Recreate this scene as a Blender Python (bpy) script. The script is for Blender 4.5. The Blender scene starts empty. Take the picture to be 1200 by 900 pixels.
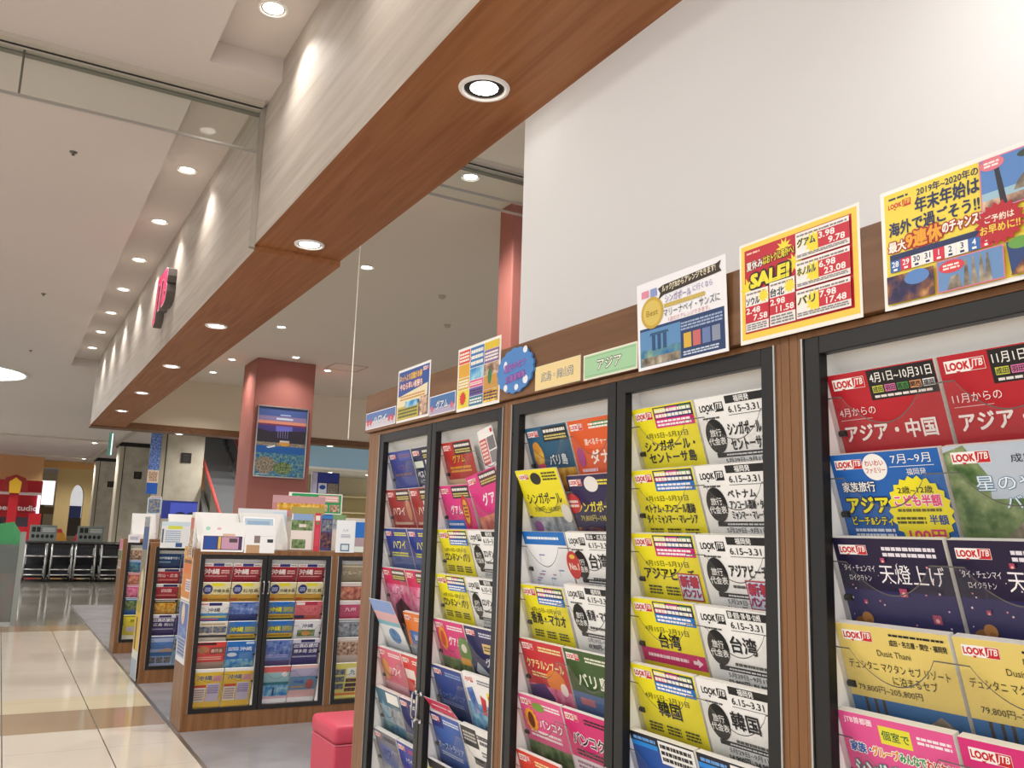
import bpy, bmesh, math, random
from mathutils import Vector, Matrix
random.seed(7)
S = bpy.context.scene
COL = S.collection
PI = math.pi

# ---------------------------------------------------------------- camera, world, exposure
EYE = 1.45
cam_d = bpy.data.cameras.new('camera')
cam = bpy.data.objects.new('camera', cam_d)
COL.objects.link(cam)
cam_d.sensor_fit = 'HORIZONTAL'
cam_d.sensor_width = 36.0
cam_d.lens = 1028.26 * 36.0 / 1200.0
cam_d.clip_start = 0.02
_ya, _pi, _ro = 0.517897, 0.171591, 0.0301820
_fw = Vector((math.sin(_ya) * math.cos(_pi), math.cos(_ya) * math.cos(_pi), math.sin(_pi)))
_r = _fw.cross(Vector((0, 0, 1))).normalized()
_u = _r.cross(_fw)
_r2 = _r * math.cos(_ro) + _u * math.sin(_ro)
_u2 = _u * math.cos(_ro) - _r * math.sin(_ro)
_m = Matrix((_r2, _u2, -_fw)).transposed().to_4x4()
_m.translation = Vector((0, 0, EYE))
cam.matrix_world = _m
S.camera = cam

S.view_settings.view_transform = 'Standard'
S.view_settings.look = 'None'
S.view_settings.gamma = 1.0
S.view_settings.use_curve_mapping = False
S.view_settings.exposure = 0.16
W = bpy.data.worlds.new('mall_fill_light')  # even white fill light added all round, no daylight source
S.world = W
W.use_nodes = True
W.node_tree.nodes['Background'].inputs[0].default_value = (1.0, 0.99, 0.98, 1)
W.node_tree.nodes['Background'].inputs[1].default_value = 1.18
SPOT_RACK, SPOT_SOFFIT, SPOT_COVE, SPOT_SHOP, SPOT_MALL, DISC = 26.0, 60.0, 36.0, 230.0, 420.0, 11.0
S.cycles.use_denoising = True
S.cycles.max_bounces = 8
S.cycles.transparent_max_bounces = 16

# ---------------------------------------------------------------- materials
def lin(h):
    h = h.lstrip('#')
    o = []
    for i in (0, 2, 4):
        c = int(h[i:i + 2], 16) / 255
        o.append(c / 12.92 if c <= 0.04045 else ((c + 0.055) / 1.055) ** 2.4)
    return (*o, 1)
MATS = {}
def mat(h, rough=0.42, metal=0.0, spec=0.35, emit=0.0):
    k = (h, rough, metal, spec, emit)
    if k in MATS: return MATS[k]
    m = bpy.data.materials.new('surface_' + h.strip('#'))
    m.use_nodes = True
    b = m.node_tree.nodes['Principled BSDF']
    b.inputs['Base Color'].default_value = lin(h)
    b.inputs['Roughness'].default_value = rough
    b.inputs['Metallic'].default_value = metal
    b.inputs['Specular IOR Level'].default_value = spec
    if emit:
        b.inputs['Emission Color'].default_value = lin(h)
        b.inputs['Emission Strength'].default_value = emit
    MATS[k] = m
    return m
def ramp_mat(key, cols, scale=(1, 1, 1), noise=4.0, detail=4.0, rough=0.45, spec=0.35, dist=0.0, pos=None, coord='Object', interp='LINEAR'):
    if key in MATS: return MATS[key]
    m = bpy.data.materials.new(key)
    m.use_nodes = True
    nt = m.node_tree
    b = nt.nodes['Principled BSDF']
    tc = nt.nodes.new('ShaderNodeTexCoord'); mp = nt.nodes.new('ShaderNodeMapping')
    nz = nt.nodes.new('ShaderNodeTexNoise'); cr = nt.nodes.new('ShaderNodeValToRGB')
    mp.inputs['Scale'].default_value = scale
    nz.inputs['Scale'].default_value = noise
    nz.inputs['Detail'].default_value = detail
    nz.inputs['Distortion'].default_value = dist
    nt.links.new(tc.outputs[coord], mp.inputs[0]); nt.links.new(mp.outputs[0], nz.inputs[0])
    nt.links.new(nz.outputs[0], cr.inputs[0]); nt.links.new(cr.outputs[0], b.inputs['Base Color'])
    e = cr.color_ramp.elements
    cr.color_ramp.interpolation = interp
    n = len(cols)
    pos = pos or [0.3 + 0.4 * i / (n - 1) for i in range(n)]
    while len(e) < n: e.new(0.5)
    for i in range(n):
        e[i].position = pos[i]; e[i].color = lin(cols[i])
    b.inputs['Roughness'].default_value = rough
    b.inputs['Specular IOR Level'].default_value = spec
    MATS[key] = m
    return m
def photo(key, cols, noise=30.0):
    return ramp_mat('print_' + key, cols, noise=noise, detail=12, rough=0.4, pos=[0.24 + 0.52 * i / (len(cols) - 1) for i in range(len(cols))])
PH = {
    'city': photo('city', ['#1d2a4a', '#4a5f8c', '#8f8b7a', '#d8c7a0'], 45),
    'sea': photo('sea', ['#1c5fa8', '#3f93cf', '#9cd0e4', '#d9eef0'], 22),
    'forest': photo('forest', ['#24361f', '#4b6b3a', '#88996a', '#c9ceb0'], 30),
    'night': photo('night', ['#0e1230', '#2c2350', '#7a4a3a', '#e0a860'], 38),
    'sunset': photo('sunset', ['#5c3550', '#b4625a', '#e9a080', '#f6dcc0'], 20),
    'people': photo('people', ['#3b3440', '#8d6a5a', '#d8b79c', '#f2ece2'], 40),
    'stone': photo('stone', ['#39342f', '#776c5e', '#a89c88', '#cfc8bc'], 40),
    'reef': photo('reef', ['#123a78', '#2e70a8', '#6f9c94', '#b4b890'], 26),
    'pink': photo('pink', ['#a02a5a', '#d8588c', '#eea0bc', '#f8dfe8'], 24),
    'blue': photo('blue', ['#24408c', '#4564b0', '#7f98cc', '#c4d2ea'], 24),
    'gold': photo('gold', ['#8a5a20', '#c98a28', '#e8bf50', '#f6e8a0'], 30),
    'grey': photo('grey', ['#3a404c', '#7c8490', '#b8bcc2', '#e4e4e4'], 30),
}
M_WOOD = ramp_mat('walnut_laminate', ['#704b2c', '#805836', '#8c6340'], scale=(5, 5, 0.35), noise=5, detail=6, rough=0.42, dist=0.6)
M_WOODH = ramp_mat('walnut_laminate_lengthwise', ['#64432a', '#734f32', '#7e593a'], scale=(5, 0.35, 5), noise=5, detail=6, rough=0.42, dist=0.6)
M_SOFF = ramp_mat('cherry_soffit', ['#8d5933', '#9c663f', '#a7714a'], scale=(9, 0.35, 9), noise=3.2, detail=5, rough=0.5, dist=0.5)
M_SOFF.node_tree.nodes['Principled BSDF'].inputs['Specular IOR Level'].default_value = 0.25
M_PALE = ramp_mat('whitewashed_oak', ['#a3988c', '#afa499', '#b7ada2', '#bfb6ac'], scale=(1, 0.22, 4.0), noise=4.5, detail=7, rough=0.6, dist=0.45, pos=[0.22, 0.42, 0.58, 0.8])
M_CEIL = mat('#d6cdc9', 0.8, 0, 0.2)
M_CEIL2 = mat('#e8e0d0', 0.8, 0, 0.2)
M_WHITEWALL = mat('#e8e9ea', 0.75, 0, 0.2)
M_BEIGE = mat('#e3d8c2', 0.8, 0, 0.2)
M_RED = ramp_mat('red_pillar_paint', ['#9d6057', '#a3655b', '#a86b62'], noise=1.5, rough=0.55)
M_BLK = mat('#1c1b1b', 0.4)
M_LINER = mat('#f6f4f1', 0.6)
M_STEEL = mat('#b9b9b7', 0.28, 0.9, 0.5)
M_DARKSTEEL = mat('#6b6a66', 0.4, 0.5)
M_WHITEP = mat('#f4f3f1', 0.5)
M_STONE = ramp_mat('column_stone', ['#a59f8e', '#b4ad9c', '#beb8a7'], noise=3, rough=0.5)
M_EMIT = mat('#fff6e8', 0.5, 0, 0.2, 14.0)
M_EMITBIG = mat('#fffdf8', 0.5, 0, 0.2, DISC)

def glass_mat(name, tint, gloss=0.10, haze=0.0, rough=0.02):
    if name in MATS: return MATS[name]
    m = bpy.data.materials.new(name); m.use_nodes = True
    nt = m.node_tree; nt.nodes.clear()
    out = nt.nodes.new('ShaderNodeOutputMaterial')
    tr = nt.nodes.new('ShaderNodeBsdfTransparent'); tr.inputs[0].default_value = lin(tint)
    gl = nt.nodes.new('ShaderNodeBsdfGlossy'); gl.inputs['Roughness'].default_value = rough
    fr = nt.nodes.new('ShaderNodeFresnel'); fr.inputs[0].default_value = 1.35 + gloss
    mx = nt.nodes.new('ShaderNodeMixShader')
    nt.links.new(fr.outputs[0], mx.inputs[0]); nt.links.new(tr.outputs[0], mx.inputs[1]); nt.links.new(gl.outputs[0], mx.inputs[2])
    last = mx
    if haze:
        df = nt.nodes.new('ShaderNodeBsdfDiffuse'); df.inputs[0].default_value = (0.9, 0.9, 0.9, 1)
        m2 = nt.nodes.new('ShaderNodeMixShader'); m2.inputs[0].default_value = haze
        nt.links.new(mx.outputs[0], m2.inputs[1]); nt.links.new(df.outputs[0], m2.inputs[2])
        last = m2
    nt.links.new(last.outputs[0], out.inputs[0])
    MATS[name] = m
    return m
M_GLASS = glass_mat('clear_glass', '#f9fcfa', -0.12)
M_GLASSG = glass_mat('greenish_glass', '#b4c4bc', 0.15, 0.12)
M_ACRY = glass_mat('clear_acrylic', '#ffffff', -0.15, 0.02, 0.08)
M_ACRYE = mat('#5c5a57', 0.2, 0, 0.6)
M_GREENPL = glass_mat('green_plastic', '#5fae78', 0.1, 0.35, 0.2)

# ---------------------------------------------------------------- mesh building
class MB:
    def __init__(self): self.v = []; self.f = []; self.m = []; self.ms = []
    def mi(self, m):
        if m not in self.ms: self.ms.append(m)
        return self.ms.index(m)
    def poly(self, pts, m):
        n = len(self.v); self.v += [tuple(p) for p in pts]
        self.f.append(tuple(range(n, n + len(pts)))); self.m.append(self.mi(m))
    def box(self, x0, x1, y0, y1, z0, z1, m, faces=None):
        n = len(self.v)
        self.v += [(x0, y0, z0), (x1, y0, z0), (x1, y1, z0), (x0, y1, z0), (x0, y0, z1), (x1, y0, z1), (x1, y1, z1), (x0, y1, z1)]
        fs = {'b': (3, 2, 1, 0), 't': (4, 5, 6, 7), 'f': (0, 1, 5, 4), 'r': (1, 2, 6, 5), 'k': (2, 3, 7, 6), 'l': (3, 0, 4, 7)}
        for k, q in fs.items():
            mm = faces.get(k, m) if faces else m
            if mm is None: continue
            self.f.append(tuple(n + i for i in q)); self.m.append(self.mi(mm))
    def tube(self, pts, r, m, seg=6):
        pts = [Vector(p) for p in pts]; rings = []
        for i, p in enumerate(pts):
            d = (pts[min(i + 1, len(pts) - 1)] - pts[max(i - 1, 0)]).normalized()
            a = d.cross(Vector((0, 0, 1)))
            if a.length < 0.05: a = d.cross(Vector((1, 0, 0)))
            a.normalize(); b = d.cross(a)
            n = len(self.v)
            for k in range(seg):
                t = 2 * PI * k / seg
                self.v.append(tuple(p + a * (r * math.cos(t)) + b * (r * math.sin(t))))
            rings.append(n)
        k_m = self.mi(m)
        for i in range(len(rings) - 1):
            for k in range(seg):
                k2 = (k + 1) % seg
                self.f.append((rings[i] + k, rings[i] + k2, rings[i + 1] + k2, rings[i + 1] + k)); self.m.append(k_m)
        self.f.append(tuple(rings[0] + k for k in reversed(range(seg)))); self.m.append(k_m)
        self.f.append(tuple(rings[-1] + k for k in range(seg))); self.m.append(k_m)
    def lathe(self, prof, c, m, seg=24, mats=None):
        n = len(self.v)
        for r, z in prof:
            for k in range(seg):
                t = 2 * PI * k / seg
                self.v.append((c[0] + r * math.cos(t), c[1] + r * math.sin(t), c[2] + z))
        for i in range(len(prof) - 1):
            mm = self.mi(mats[i] if mats else m)
            for k in range(seg):
                k2 = (k + 1) % seg
                self.f.append((n + i * seg + k, n + i * seg + k2, n + (i + 1) * seg + k2, n + (i + 1) * seg + k)); self.m.append(mm)
    def prism(self, outline, y0, y1, m, side=None):
        # outline of (x, z), counter-clockwise seen from -y; front at y0, back at y1
        n = len(self.v); k = len(outline)
        self.v += [(x, y0, z) for x, z in outline] + [(x, y1, z) for x, z in outline]
        self.f.append(tuple(range(n, n + k))); self.m.append(self.mi(m))
        self.f.append(tuple(range(n + 2 * k - 1, n + k - 1, -1))); self.m.append(self.mi(side or m))
        for i in range(k):
            j = (i + 1) % k
            self.f.append((n + j, n + i, n + k + i, n + k + j)); self.m.append(self.mi(side or m))
    def build(self, name, parent=None, smooth=False, bevel=0.0, loc=None, rot=None):
        me = bpy.data.meshes.new(name)
        me.from_pydata(self.v, [], self.f)
        for m in self.ms: me.materials.append(m)
        me.polygons.foreach_set('material_index', self.m)
        if smooth: me.polygons.foreach_set('use_smooth', [True] * len(self.f))
        me.update()
        o = bpy.data.objects.new(name, me); COL.objects.link(o)
        if parent: o.parent = parent
        if loc: o.location = loc
        if rot: o.rotation_euler = rot
        if bevel:
            b = o.modifiers.new('bevel', 'BEVEL'); b.width = bevel; b.segments = 3; b.limit_method = 'ANGLE'
        return o
def tag(o, label, cat, group=None):
    o['label'] = label; o['category'] = cat
    if group: o['group'] = group
    return o
def thing(name, label, cat, loc=(0, 0, 0), rotz=0, group=None, rot=None):
    o = bpy.data.objects.new(name, None); COL.objects.link(o)
    o.location = loc; o.rotation_euler = rot or (0, 0, rotz); o.empty_display_size = 0.1
    return tag(o, label, cat, group)
def struct(mb, name, **k):
    o = mb.build(name, **k); o['kind'] = 'structure'; return o

# ---------------------------------------------------------------- printed matter
TXT = {}
def text_geo(s, b):
    k = (s, b)
    if k in TXT: return TXT[k]
    c = bpy.data.curves.new('lettering', 'FONT'); c.body = s; c.size = 1; c.resolution_u = 2; c.offset = b
    o = bpy.data.objects.new('lettering', c); COL.objects.link(o)
    dg = bpy.context.evaluated_depsgraph_get()
    ev = o.evaluated_get(dg); me = ev.to_mesh()
    vs = [(v.co.x, v.co.y) for v in me.vertices]; fs = [tuple(p.vertices) for p in me.polygons]
    ev.to_mesh_clear()
    bpy.data.objects.remove(o); bpy.data.curves.remove(c)
    TXT[k] = (vs, fs)
    return TXT[k]
def as_mat(c):
    if isinstance(c, str): return PH[c[1:]] if c[0] == '@' else mat(c)
    return c
class Print:
    """a sheet of w x h centimetres; u runs right, v runs down from the top edge; origin at the bottom centre, facing -y"""
    STEP = 0.00006
    def __init__(self, w, h, base, t=0.0004, edge=None, back=None):
        self.w, self.h, self.k = w, h, 0
        self.mb = MB(); e = as_mat(edge or '#efece6')
        x = w / 200
        self.mb.box(-x, x, 0, t, 0, h / 100, e, {'f': as_mat(base), 'k': as_mat(back) if back else e})
    def P(self, u, v): return ((u - self.w / 2) / 100, -self.STEP * self.k, (self.h - v) / 100)
    def r(self, u0, v0, u1, v1, c):
        self.k += 1
        self.mb.poly([self.P(u0, v1), self.P(u1, v1), self.P(u1, v0), self.P(u0, v0)], as_mat(c)); return self
    def p(self, pts, c):
        self.k += 1
        a = sum(pts[i][0] * pts[(i + 1) % len(pts)][1] - pts[(i + 1) % len(pts)][0] * pts[i][1] for i in range(len(pts)))
        q = list(pts) if a < 0 else list(reversed(pts))
        self.mb.poly([self.P(*x) for x in q], as_mat(c)); return self
    def e(self, cu, cv, ru, rv, c, n=28):
        return self.p([(cu + ru * math.cos(2 * PI * i / n), cv + rv * math.sin(2 * PI * i / n)) for i in range(n)], c)
    def star(self, cu, cv, r0, r1, n, c, sx=1.0):
        self.k += 1
        pts = []
        for i in range(2 * n):
            r = r0 if i % 2 == 0 else r1
            pts.append((cu + sx * r * math.cos(PI * i / n), cv + r * math.sin(PI * i / n)))
        m = as_mat(c)
        for i in range(2 * n):
            a, b = pts[i], pts[(i + 1) % (2 * n)]
            self.mb.poly([self.P(cu, cv), self.P(*b), self.P(*a)], m)
        return self
    def lines(self, u0, v0, u1, v1, n, c, seed=1):
        rnd = random.Random(seed); self.k += 1
        hh = (v1 - v0) / n
        for i in range(n):
            u = u0
            while u < u1 - 0.2:
                L = min(rnd.uniform(0.5, 1.6), u1 - u)
                va = v0 + i * hh + hh * 0.2
                self.mb.poly([self.P(u, va + hh * 0.6), self.P(u + L * 0.85, va + hh * 0.6), self.P(u + L * 0.85, va), self.P(u, va)], as_mat(c))
                u += L
        return self
    def t(self, s, u, v, h, c, w=None, b=0.02, oc=None, ow=0.07, ang=0.0, al='l', sk=0.0):
        """one line of lettering, its centre line at v, em size h"""
        vs, fs = text_geo(s, 0.0)
        x0 = min(p[0] for p in vs); x1 = max(p[0] for p in vs)
        y0 = min(p[1] for p in vs); y1 = max(p[1] for p in vs)
        sx = h if w is None else w / (x1 - x0)
        if w is not None and sx > 1.35 * h: sx = 1.35 * h
        W_ = (x1 - x0) * sx
        off = {'l': 0, 'c': -W_ / 2, 'r': -W_}[al]
        ca, sa = math.cos(ang), math.sin(ang); yc = (y0 + y1) / 2
        g, gf = vs, fs
        jobs = []
        if oc: jobs.append((oc, [((b + ow) * math.cos(PI * i / 5), (b + ow) * math.sin(PI * i / 5)) for i in range(10)]))
        jobs.append((c, [(0, 0)] if b < 0.006 else [(q * b * 0.75, r_ * b * 0.75) for q in (-1, 1) for r_ in (-1, 1)]))
        for col, shifts in jobs:
            self.k += 0.6
            m = self.mb.mi(as_mat(col))
            for (dx, dy) in shifts:
                self.k += 0.35
                n = len(self.mb.v)
                for (x, y) in g:
                    a = (x - x0) * sx + dx * h + off + sk * (y - yc) * h; d = -(y - yc + dy) * h
                    self.mb.v.append(self.P(u + a * ca - d * sa, v + a * sa + d * ca))
                for f in gf:
                    self.mb.f.append(tuple(n + i for i in f)); self.mb.m.append(m)
        return self
    def logo(self, u, v, w, ink='#c8202a', bg='#f6f3f0'):
        h = w * 0.30
        if bg: self.r(u, v, u + w, v + h, bg)
        self.t('LOOK', u + w * 0.04, v + h * 0.5, h * 0.85, ink, w=w * 0.56, b=0.05)
        self.p([(u + w * 0.26, v + h * 0.9), (u + w * 0.38, v + h * 0.9), (u + w * 0.32, v + h * 1.12)], ink)
        self.r(u + w * 0.64, v + h * 0.04, u + w * 0.99, v + h * 0.96, ink)
        self.t('JTB', u + w * 0.67, v + h * 0.5, h * 0.8, bg or '#f6f3f0', w=w * 0.28, b=0.02, sk=0.2)
        return self
# ---------------------------------------------------------------- the building
SOF, SOF2, CEI = EYE + 1.84, EYE + 1.80, EYE + 2.82     # near soffit, far soffit, ceiling
YG = 5.68                                               # line of the smoke screen
# floors
def floor_tile():
    m = bpy.data.materials.new('polished_tile'); m.use_nodes = True
    nt = m.node_tree; N = nt.nodes; L = nt.links; b = N['Principled BSDF']
    tc = N.new('ShaderNodeTexCoord'); sp = N.new('ShaderNodeSeparateXYZ'); L.new(tc.outputs['Object'], sp.inputs[0])
    def math_(op, a, b_=None, c=None):
        n = N.new('ShaderNodeMath'); n.operation = op
        for i, q in enumerate((a, b_, c)):
            if q is None: continue
            if isinstance(q, (int, float)): n.inputs[i].default_value = q
            else: L.new(q, n.inputs[i])
        return n.outputs[0]
    def mix(f, a, c):
        n = N.new('ShaderNodeMix'); n.data_type = 'RGBA'
        L.new(f, n.inputs[0])
        for i, q in ((6, a), (7, c)):
            if isinstance(q, tuple): n.inputs[i].default_value = q
            else: L.new(q, n.inputs[i])
        return n.outputs[2]
    def joint(src, off, wid):
        a = math_('ADD', src, off); a = math_('MODULO', a, 0.6); a = math_('SUBTRACT', a, 0.3); a = math_('ABSOLUTE', a)
        return math_('GREATER_THAN', a, 0.3 - wid)
    X = sp.outputs[0]; Y = sp.outputs[1]
    ph = math_('MODULO', math_('SUBTRACT', 111.96, Y), 6.5)       # distance back from each tan stripe's far edge
    tan = math_('LESS_THAN', math_('ABSOLUTE', math_('SUBTRACT', ph, 0.38)), 0.38)
    crm = math_('GREATER_THAN', ph, 5.9)
    nz = N.new('ShaderNodeTexNoise'); nz.inputs['Scale'].default_value = 1.3; L.new(tc.outputs['Object'], nz.inputs[0])
    cr = N.new('ShaderNodeValToRGB'); cr.color_ramp.elements[0].color = lin('#d3c8b8'); cr.color_ramp.elements[1].color = lin('#e2dacd'); L.new(nz.outputs[0], cr.inputs[0])
    c = mix(crm, cr.outputs[0], lin('#dccfb0')); c = mix(tan, c, lin('#ab9376'))
    c = mix(joint(X, 60 - 0.771 + 0.0, 0.004), c, lin('#6f665a'))
    c = mix(joint(Y, 60 - 7.2, 0.002), c, lin('#a89e90'))
    L.new(c, b.inputs['Base Color'])
    b.inputs['Roughness'].default_value = 0.09; b.inputs['Specular IOR Level'].default_value = 0.6
    return m
M_TILE = floor_tile()
M_FARFLOOR = ramp_mat('polished_dark_stone', ['#77736a', '#89857b', '#959086'], noise=2, rough=0.07, spec=0.9)
M_SHOPFLOOR = ramp_mat('grey_vinyl', ['#8b898d', '#989699', '#a09ea1'], noise=2.2, rough=0.22, spec=0.5)
f = MB(); f.box(-9, 1.25, -4, 14.42, -0.1, 0, M_TILE); struct(f, 'floor_corridor')
f = MB(); f.box(1.25, 12, -4, 17.9, -0.1, 0, M_SHOPFLOOR); struct(f, 'floor_shop')
f = MB(); f.box(-9, 1.25, 14.42, 70, -0.1, 0, M_FARFLOOR); f.box(1.25, 14, 17.9, 70, -0.1, 0, M_FARFLOOR); struct(f, 'floor_mall')
f = MB(); f.box(1.235, 1.265, -4, 17.9, -0.01, 0.002, M_STEEL); struct(f, 'trim_1')
# ceilings: corridor with a lowered cove beside the bulkhead, shop, far mall
c = MB(); T = 0.3; RC = CEI + 0.15
c.box(-9, 0.80, -4, 70, CEI, CEI + T, M_CEIL)
c.box(0.80, 1.25, 5.28, 5.81, CEI, CEI + T, M_CEIL)
c.box(0.80, 1.25, 17.62, 70, CEI, CEI + T, M_CEIL)
c.box(0.80, 1.25, -4, 5.28, RC, CEI + T, M_CEIL); c.box(0.80, 1.25, 5.81, 17.62, RC, CEI + T, M_CEIL)
c.box(1.25, 14, 17.9, 70, CEI, CEI + T, M_CEIL)
struct(c, 'ceiling_corridor')
c = MB(); c.box(1.84, 12, -4, 17.9, CEI, CEI + T, M_CEIL2); struct(c, 'ceiling_shop')
# bulkhead over the shop front, near length and slightly lower far length
c = MB(); c.box(1.25, 1.84, -4, YG, SOF, CEI + T, M_PALE, {'b': M_SOFF, 'r': M_CEIL2})
struct(c, 'ceiling_bulkhead_near')
c = MB(); c.box(1.25, 1.84, YG, 17.9, SOF2, CEI + T, M_PALE, {'b': M_SOFF, 'f': M_SOFF, 'r': M_BEIGE, 'k': M_BEIGE})
struct(c, 'ceiling_bulkhead_far')
# beam across the far end of the shop
c = MB(); c.box(1.84, 12, 17.9, 18.3, SOF2, CEI, M_BEIGE); struct(c, 'ceiling_beam')
c = MB(); c.box(1.84, 12, 17.87, 18.33, SOF2 - 0.02, SOF2 + 0.10, M_WOODH); c.box(1.25, 1.84, 17.901, 18.33, SOF2 - 0.02, SOF2 + 0.10, M_WOODH)
struct(c, 'trim_2')
# white wall behind the wall rack
c = MB(); c.box(1.84, 1.98, -4, 3.18, 0, CEI, M_WHITEWALL); struct(c, 'wall_right')
# partition along the shop's far side
c = MB(); c.box(11.85, 11.99, 2.0, 24.0, 0, 2.7, M_BEIGE); c.box(11.80, 12.04, 2.0, 24.0, 2.7, 2.78, M_WOODH); struct(c, 'wall_shop_side')
# red pillars
for x, y, d in ((3.5, 6.2, 0.24), (3.43, 14.63, 0.92)):
    c = MB(); c.box(x, x + 1.0, y, y + d, 0, CEI, M_RED); struct(c, 'pillar', bevel=0.012)
# smoke screens: track, glass, bottom rail
M_TRK, M_TRK2 = mat('#c4bcb0', 0.5, 0.1), mat('#86837b', 0.45, 0.2)
def screen(x0, x1, zb, joints, label, rail):
    t = thing('smoke_screen', label, 'glass screen', (0, YG, 0), 0)
    k = MB(); k.box(x0, x1, -0.085, -0.028, CEI - 0.03, CEI, M_TRK); k.box(x0, x1, -0.012, 0.028, CEI - 0.045, CEI, M_TRK); k.box(x0, x1, 0.028, 0.075, CEI - 0.055, CEI, M_TRK2)
    k.box(x0, x1, -0.028, -0.012, CEI - 0.034, CEI, M_BLK); k.build('track', t)
    xs = [x0] + joints + [x1]
    for a, b in zip(xs[:-1], xs[1:]):
        g = MB(); g.box(a + 0.004, b - 0.004, -0.004, 0.004, zb, CEI - 0.021, M_GLASS); g.build('glass_pane', t)
    for j in joints:
        g = MB(); g.box(j - 0.006, j + 0.006, -0.006, 0.006, zb, CEI - 0.03, M_DARKSTEEL); g.build('joint_strip', t)
    g = MB(); g.box(x0, x1, -0.008, 0.008, zb - 0.012, zb + 0.004, M_STEEL)
    if rail: g.box(x0, x1, -0.008, 0.008, zb + 0.075, zb + 0.09, M_STEEL)
    g.build('bottom_rail', t)
screen(-9, 1.225, EYE + 2.49, [-3.2, -1.7, -0.185], 'glass smoke screen hanging from the corridor ceiling track', False)
screen(1.85, 9, EYE + 2.485, [5.0], 'glass smoke screen with steel rails inside the shop beside the white wall', True)
c = MB(); c.box(1.215, 1.249, YG - 0.02, YG + 0.02, SOF - 0.02, CEI, mat('#a19a8f', .5)); c.box(1.225, 1.249, YG + 0.021, YG + 0.03, SOF - 0.02, CEI, M_STEEL)
tag(c.build('screen_mullion'), 'vertical steel mullion on the pale bulkhead where two lengths meet', 'mullion')
# small ceiling fittings
def downlight(x, y, z, r, power, label, grp, tilt=0.0, blend=0.6, angle=110, baffle=False, col=(1, 0.965, 0.92)):
    t = thing('downlight', label, 'ceiling light', (x, y, z), 0, grp)
    k = MB(); k.lathe([(r * 0.80, -0.001), (r * 0.86, -0.012), (r, -0.010), (r * 1.03, -0.001)], (0, 0, 0), M_WHITEP, 28); k.build('trim_ring', t, smooth=True)
    k = MB(); k.lathe([(r * 0.80, -0.002), (r * 0.74, -0.006), (r * (0.56 if baffle else 0.68), -0.003)], (0, 0, 0), M_BLK if baffle else M_STEEL, 28); k.build('reflector', t, smooth=True)
    k = MB(); k.lathe([(q * (0.56 / 0.68 if baffle else 1), z_) for q, z_ in ((r * 0.68, -0.003), (r * 0.5, -0.009), (r * 0.25, -0.013), (0.0005, -0.014))], (0, 0, 0), M_EMIT, 24); k.build('lamp_lens', t, smooth=True)
    if power:
        d = bpy.data.lights.new('lamp', 'SPOT'); d.energy = power; d.spot_size = math.radians(angle); d.spot_blend = blend
        d.shadow_soft_size = r * 0.7; d.color = col
        o = bpy.data.objects.new('lamp', d); COL.objects.link(o); o.parent = t; o.location = (0, 0, -0.03); o.rotation_euler = (0, tilt, 0)
    return t
NEARG = 'downlights in the brown soffit'
downlight(1.55, 3.03, SOF, 0.105, SPOT_RACK, 'large white-ringed downlight in brown soffit above the tall racks', NEARG, tilt=0.5, angle=75, baffle=True)
downlight(1.55, 0.55, SOF, 0.105, 2.2 * SPOT_RACK, 'white-ringed downlight in brown soffit beyond the frame', NEARG, blend=1.0, angle=150)
downlight(1.55, 5.45, SOF, 0.095, SPOT_SOFFIT, 'downlight at the stepped end of the near brown soffit', NEARG)
for y, w in ((8.08, 'first'), (10.5, 'second'), (12.94, 'third'), (15.26, 'fourth')):
    downlight(1.5, y, SOF2, 0.095, SPOT_SOFFIT, w + ' downlight along the far brown soffit counting from its step', NEARG)
ords = ['first', 'second', 'third', 'fourth', 'fifth', 'sixth', 'seventh', 'eighth']
for i, y in enumerate((7.48, 8.97, 10.46, 11.95, 13.42, 14.9, 16.38)):
    downlight(1.04, y, RC, 0.085, SPOT_COVE, ords[i] + ' downlight of the cove row beyond the glass screen', 'downlights in the ceiling cove', angle=120)
for i, y in enumerate((4.75, 3.2, 1.7)):
    downlight(1.04, y, RC, 0.085, SPOT_COVE, ('cove downlight just out of frame', 'cove downlight above the near bulkhead', 'cove downlight nearest overhead')[i], 'downlights in the ceiling cove', angle=120)
for x, y, lb in ((3.13, 8.74, 'shop ceiling downlight just past the brown soffit edge'), (3.14, 12.15, 'shop ceiling downlight midway to the red pillar'),
                 (3.11, 15.09, 'shop ceiling downlight beside the red pillar corner'), (3.1, 16.6, 'farther of two downlights left of the red pillar'),
                 (3.95, 14.2, 'shop ceiling downlight over the framed poster'), (4.77, 15.04, 'shop ceiling downlight right of the red pillar'),
                 (2.95, 5.95, 'shop ceiling downlight behind the glass screen')):
    downlight(x, y, CEI, 0.08, SPOT_SHOP * (0.3 if 'poster' in lb else 0.4 if 'corner' in lb else 1), lb, 'downlights in the shop ceiling', blend=1.0, angle=130)
for x, lb in ((2.85, 'downlight under the far beam left of the red pillar'), (5.9, 'downlight under the far beam right of the red pillar')):
    downlight(x, 18.1, SOF2 - 0.02, 0.085, 40, lb, 'downlights under the far beam')
for x, y, lb in ((3.75, 28.0, 'mall downlight near the blue banner'), (2.6, 34.4, 'mall downlight over the trolleys'), (2.9, 43.2, 'mall downlight toward the red kiosk')):
    downlight(x, y, CEI, 0.13, SPOT_MALL, lb, 'downlights in the far mall ceiling', angle=150)
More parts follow.
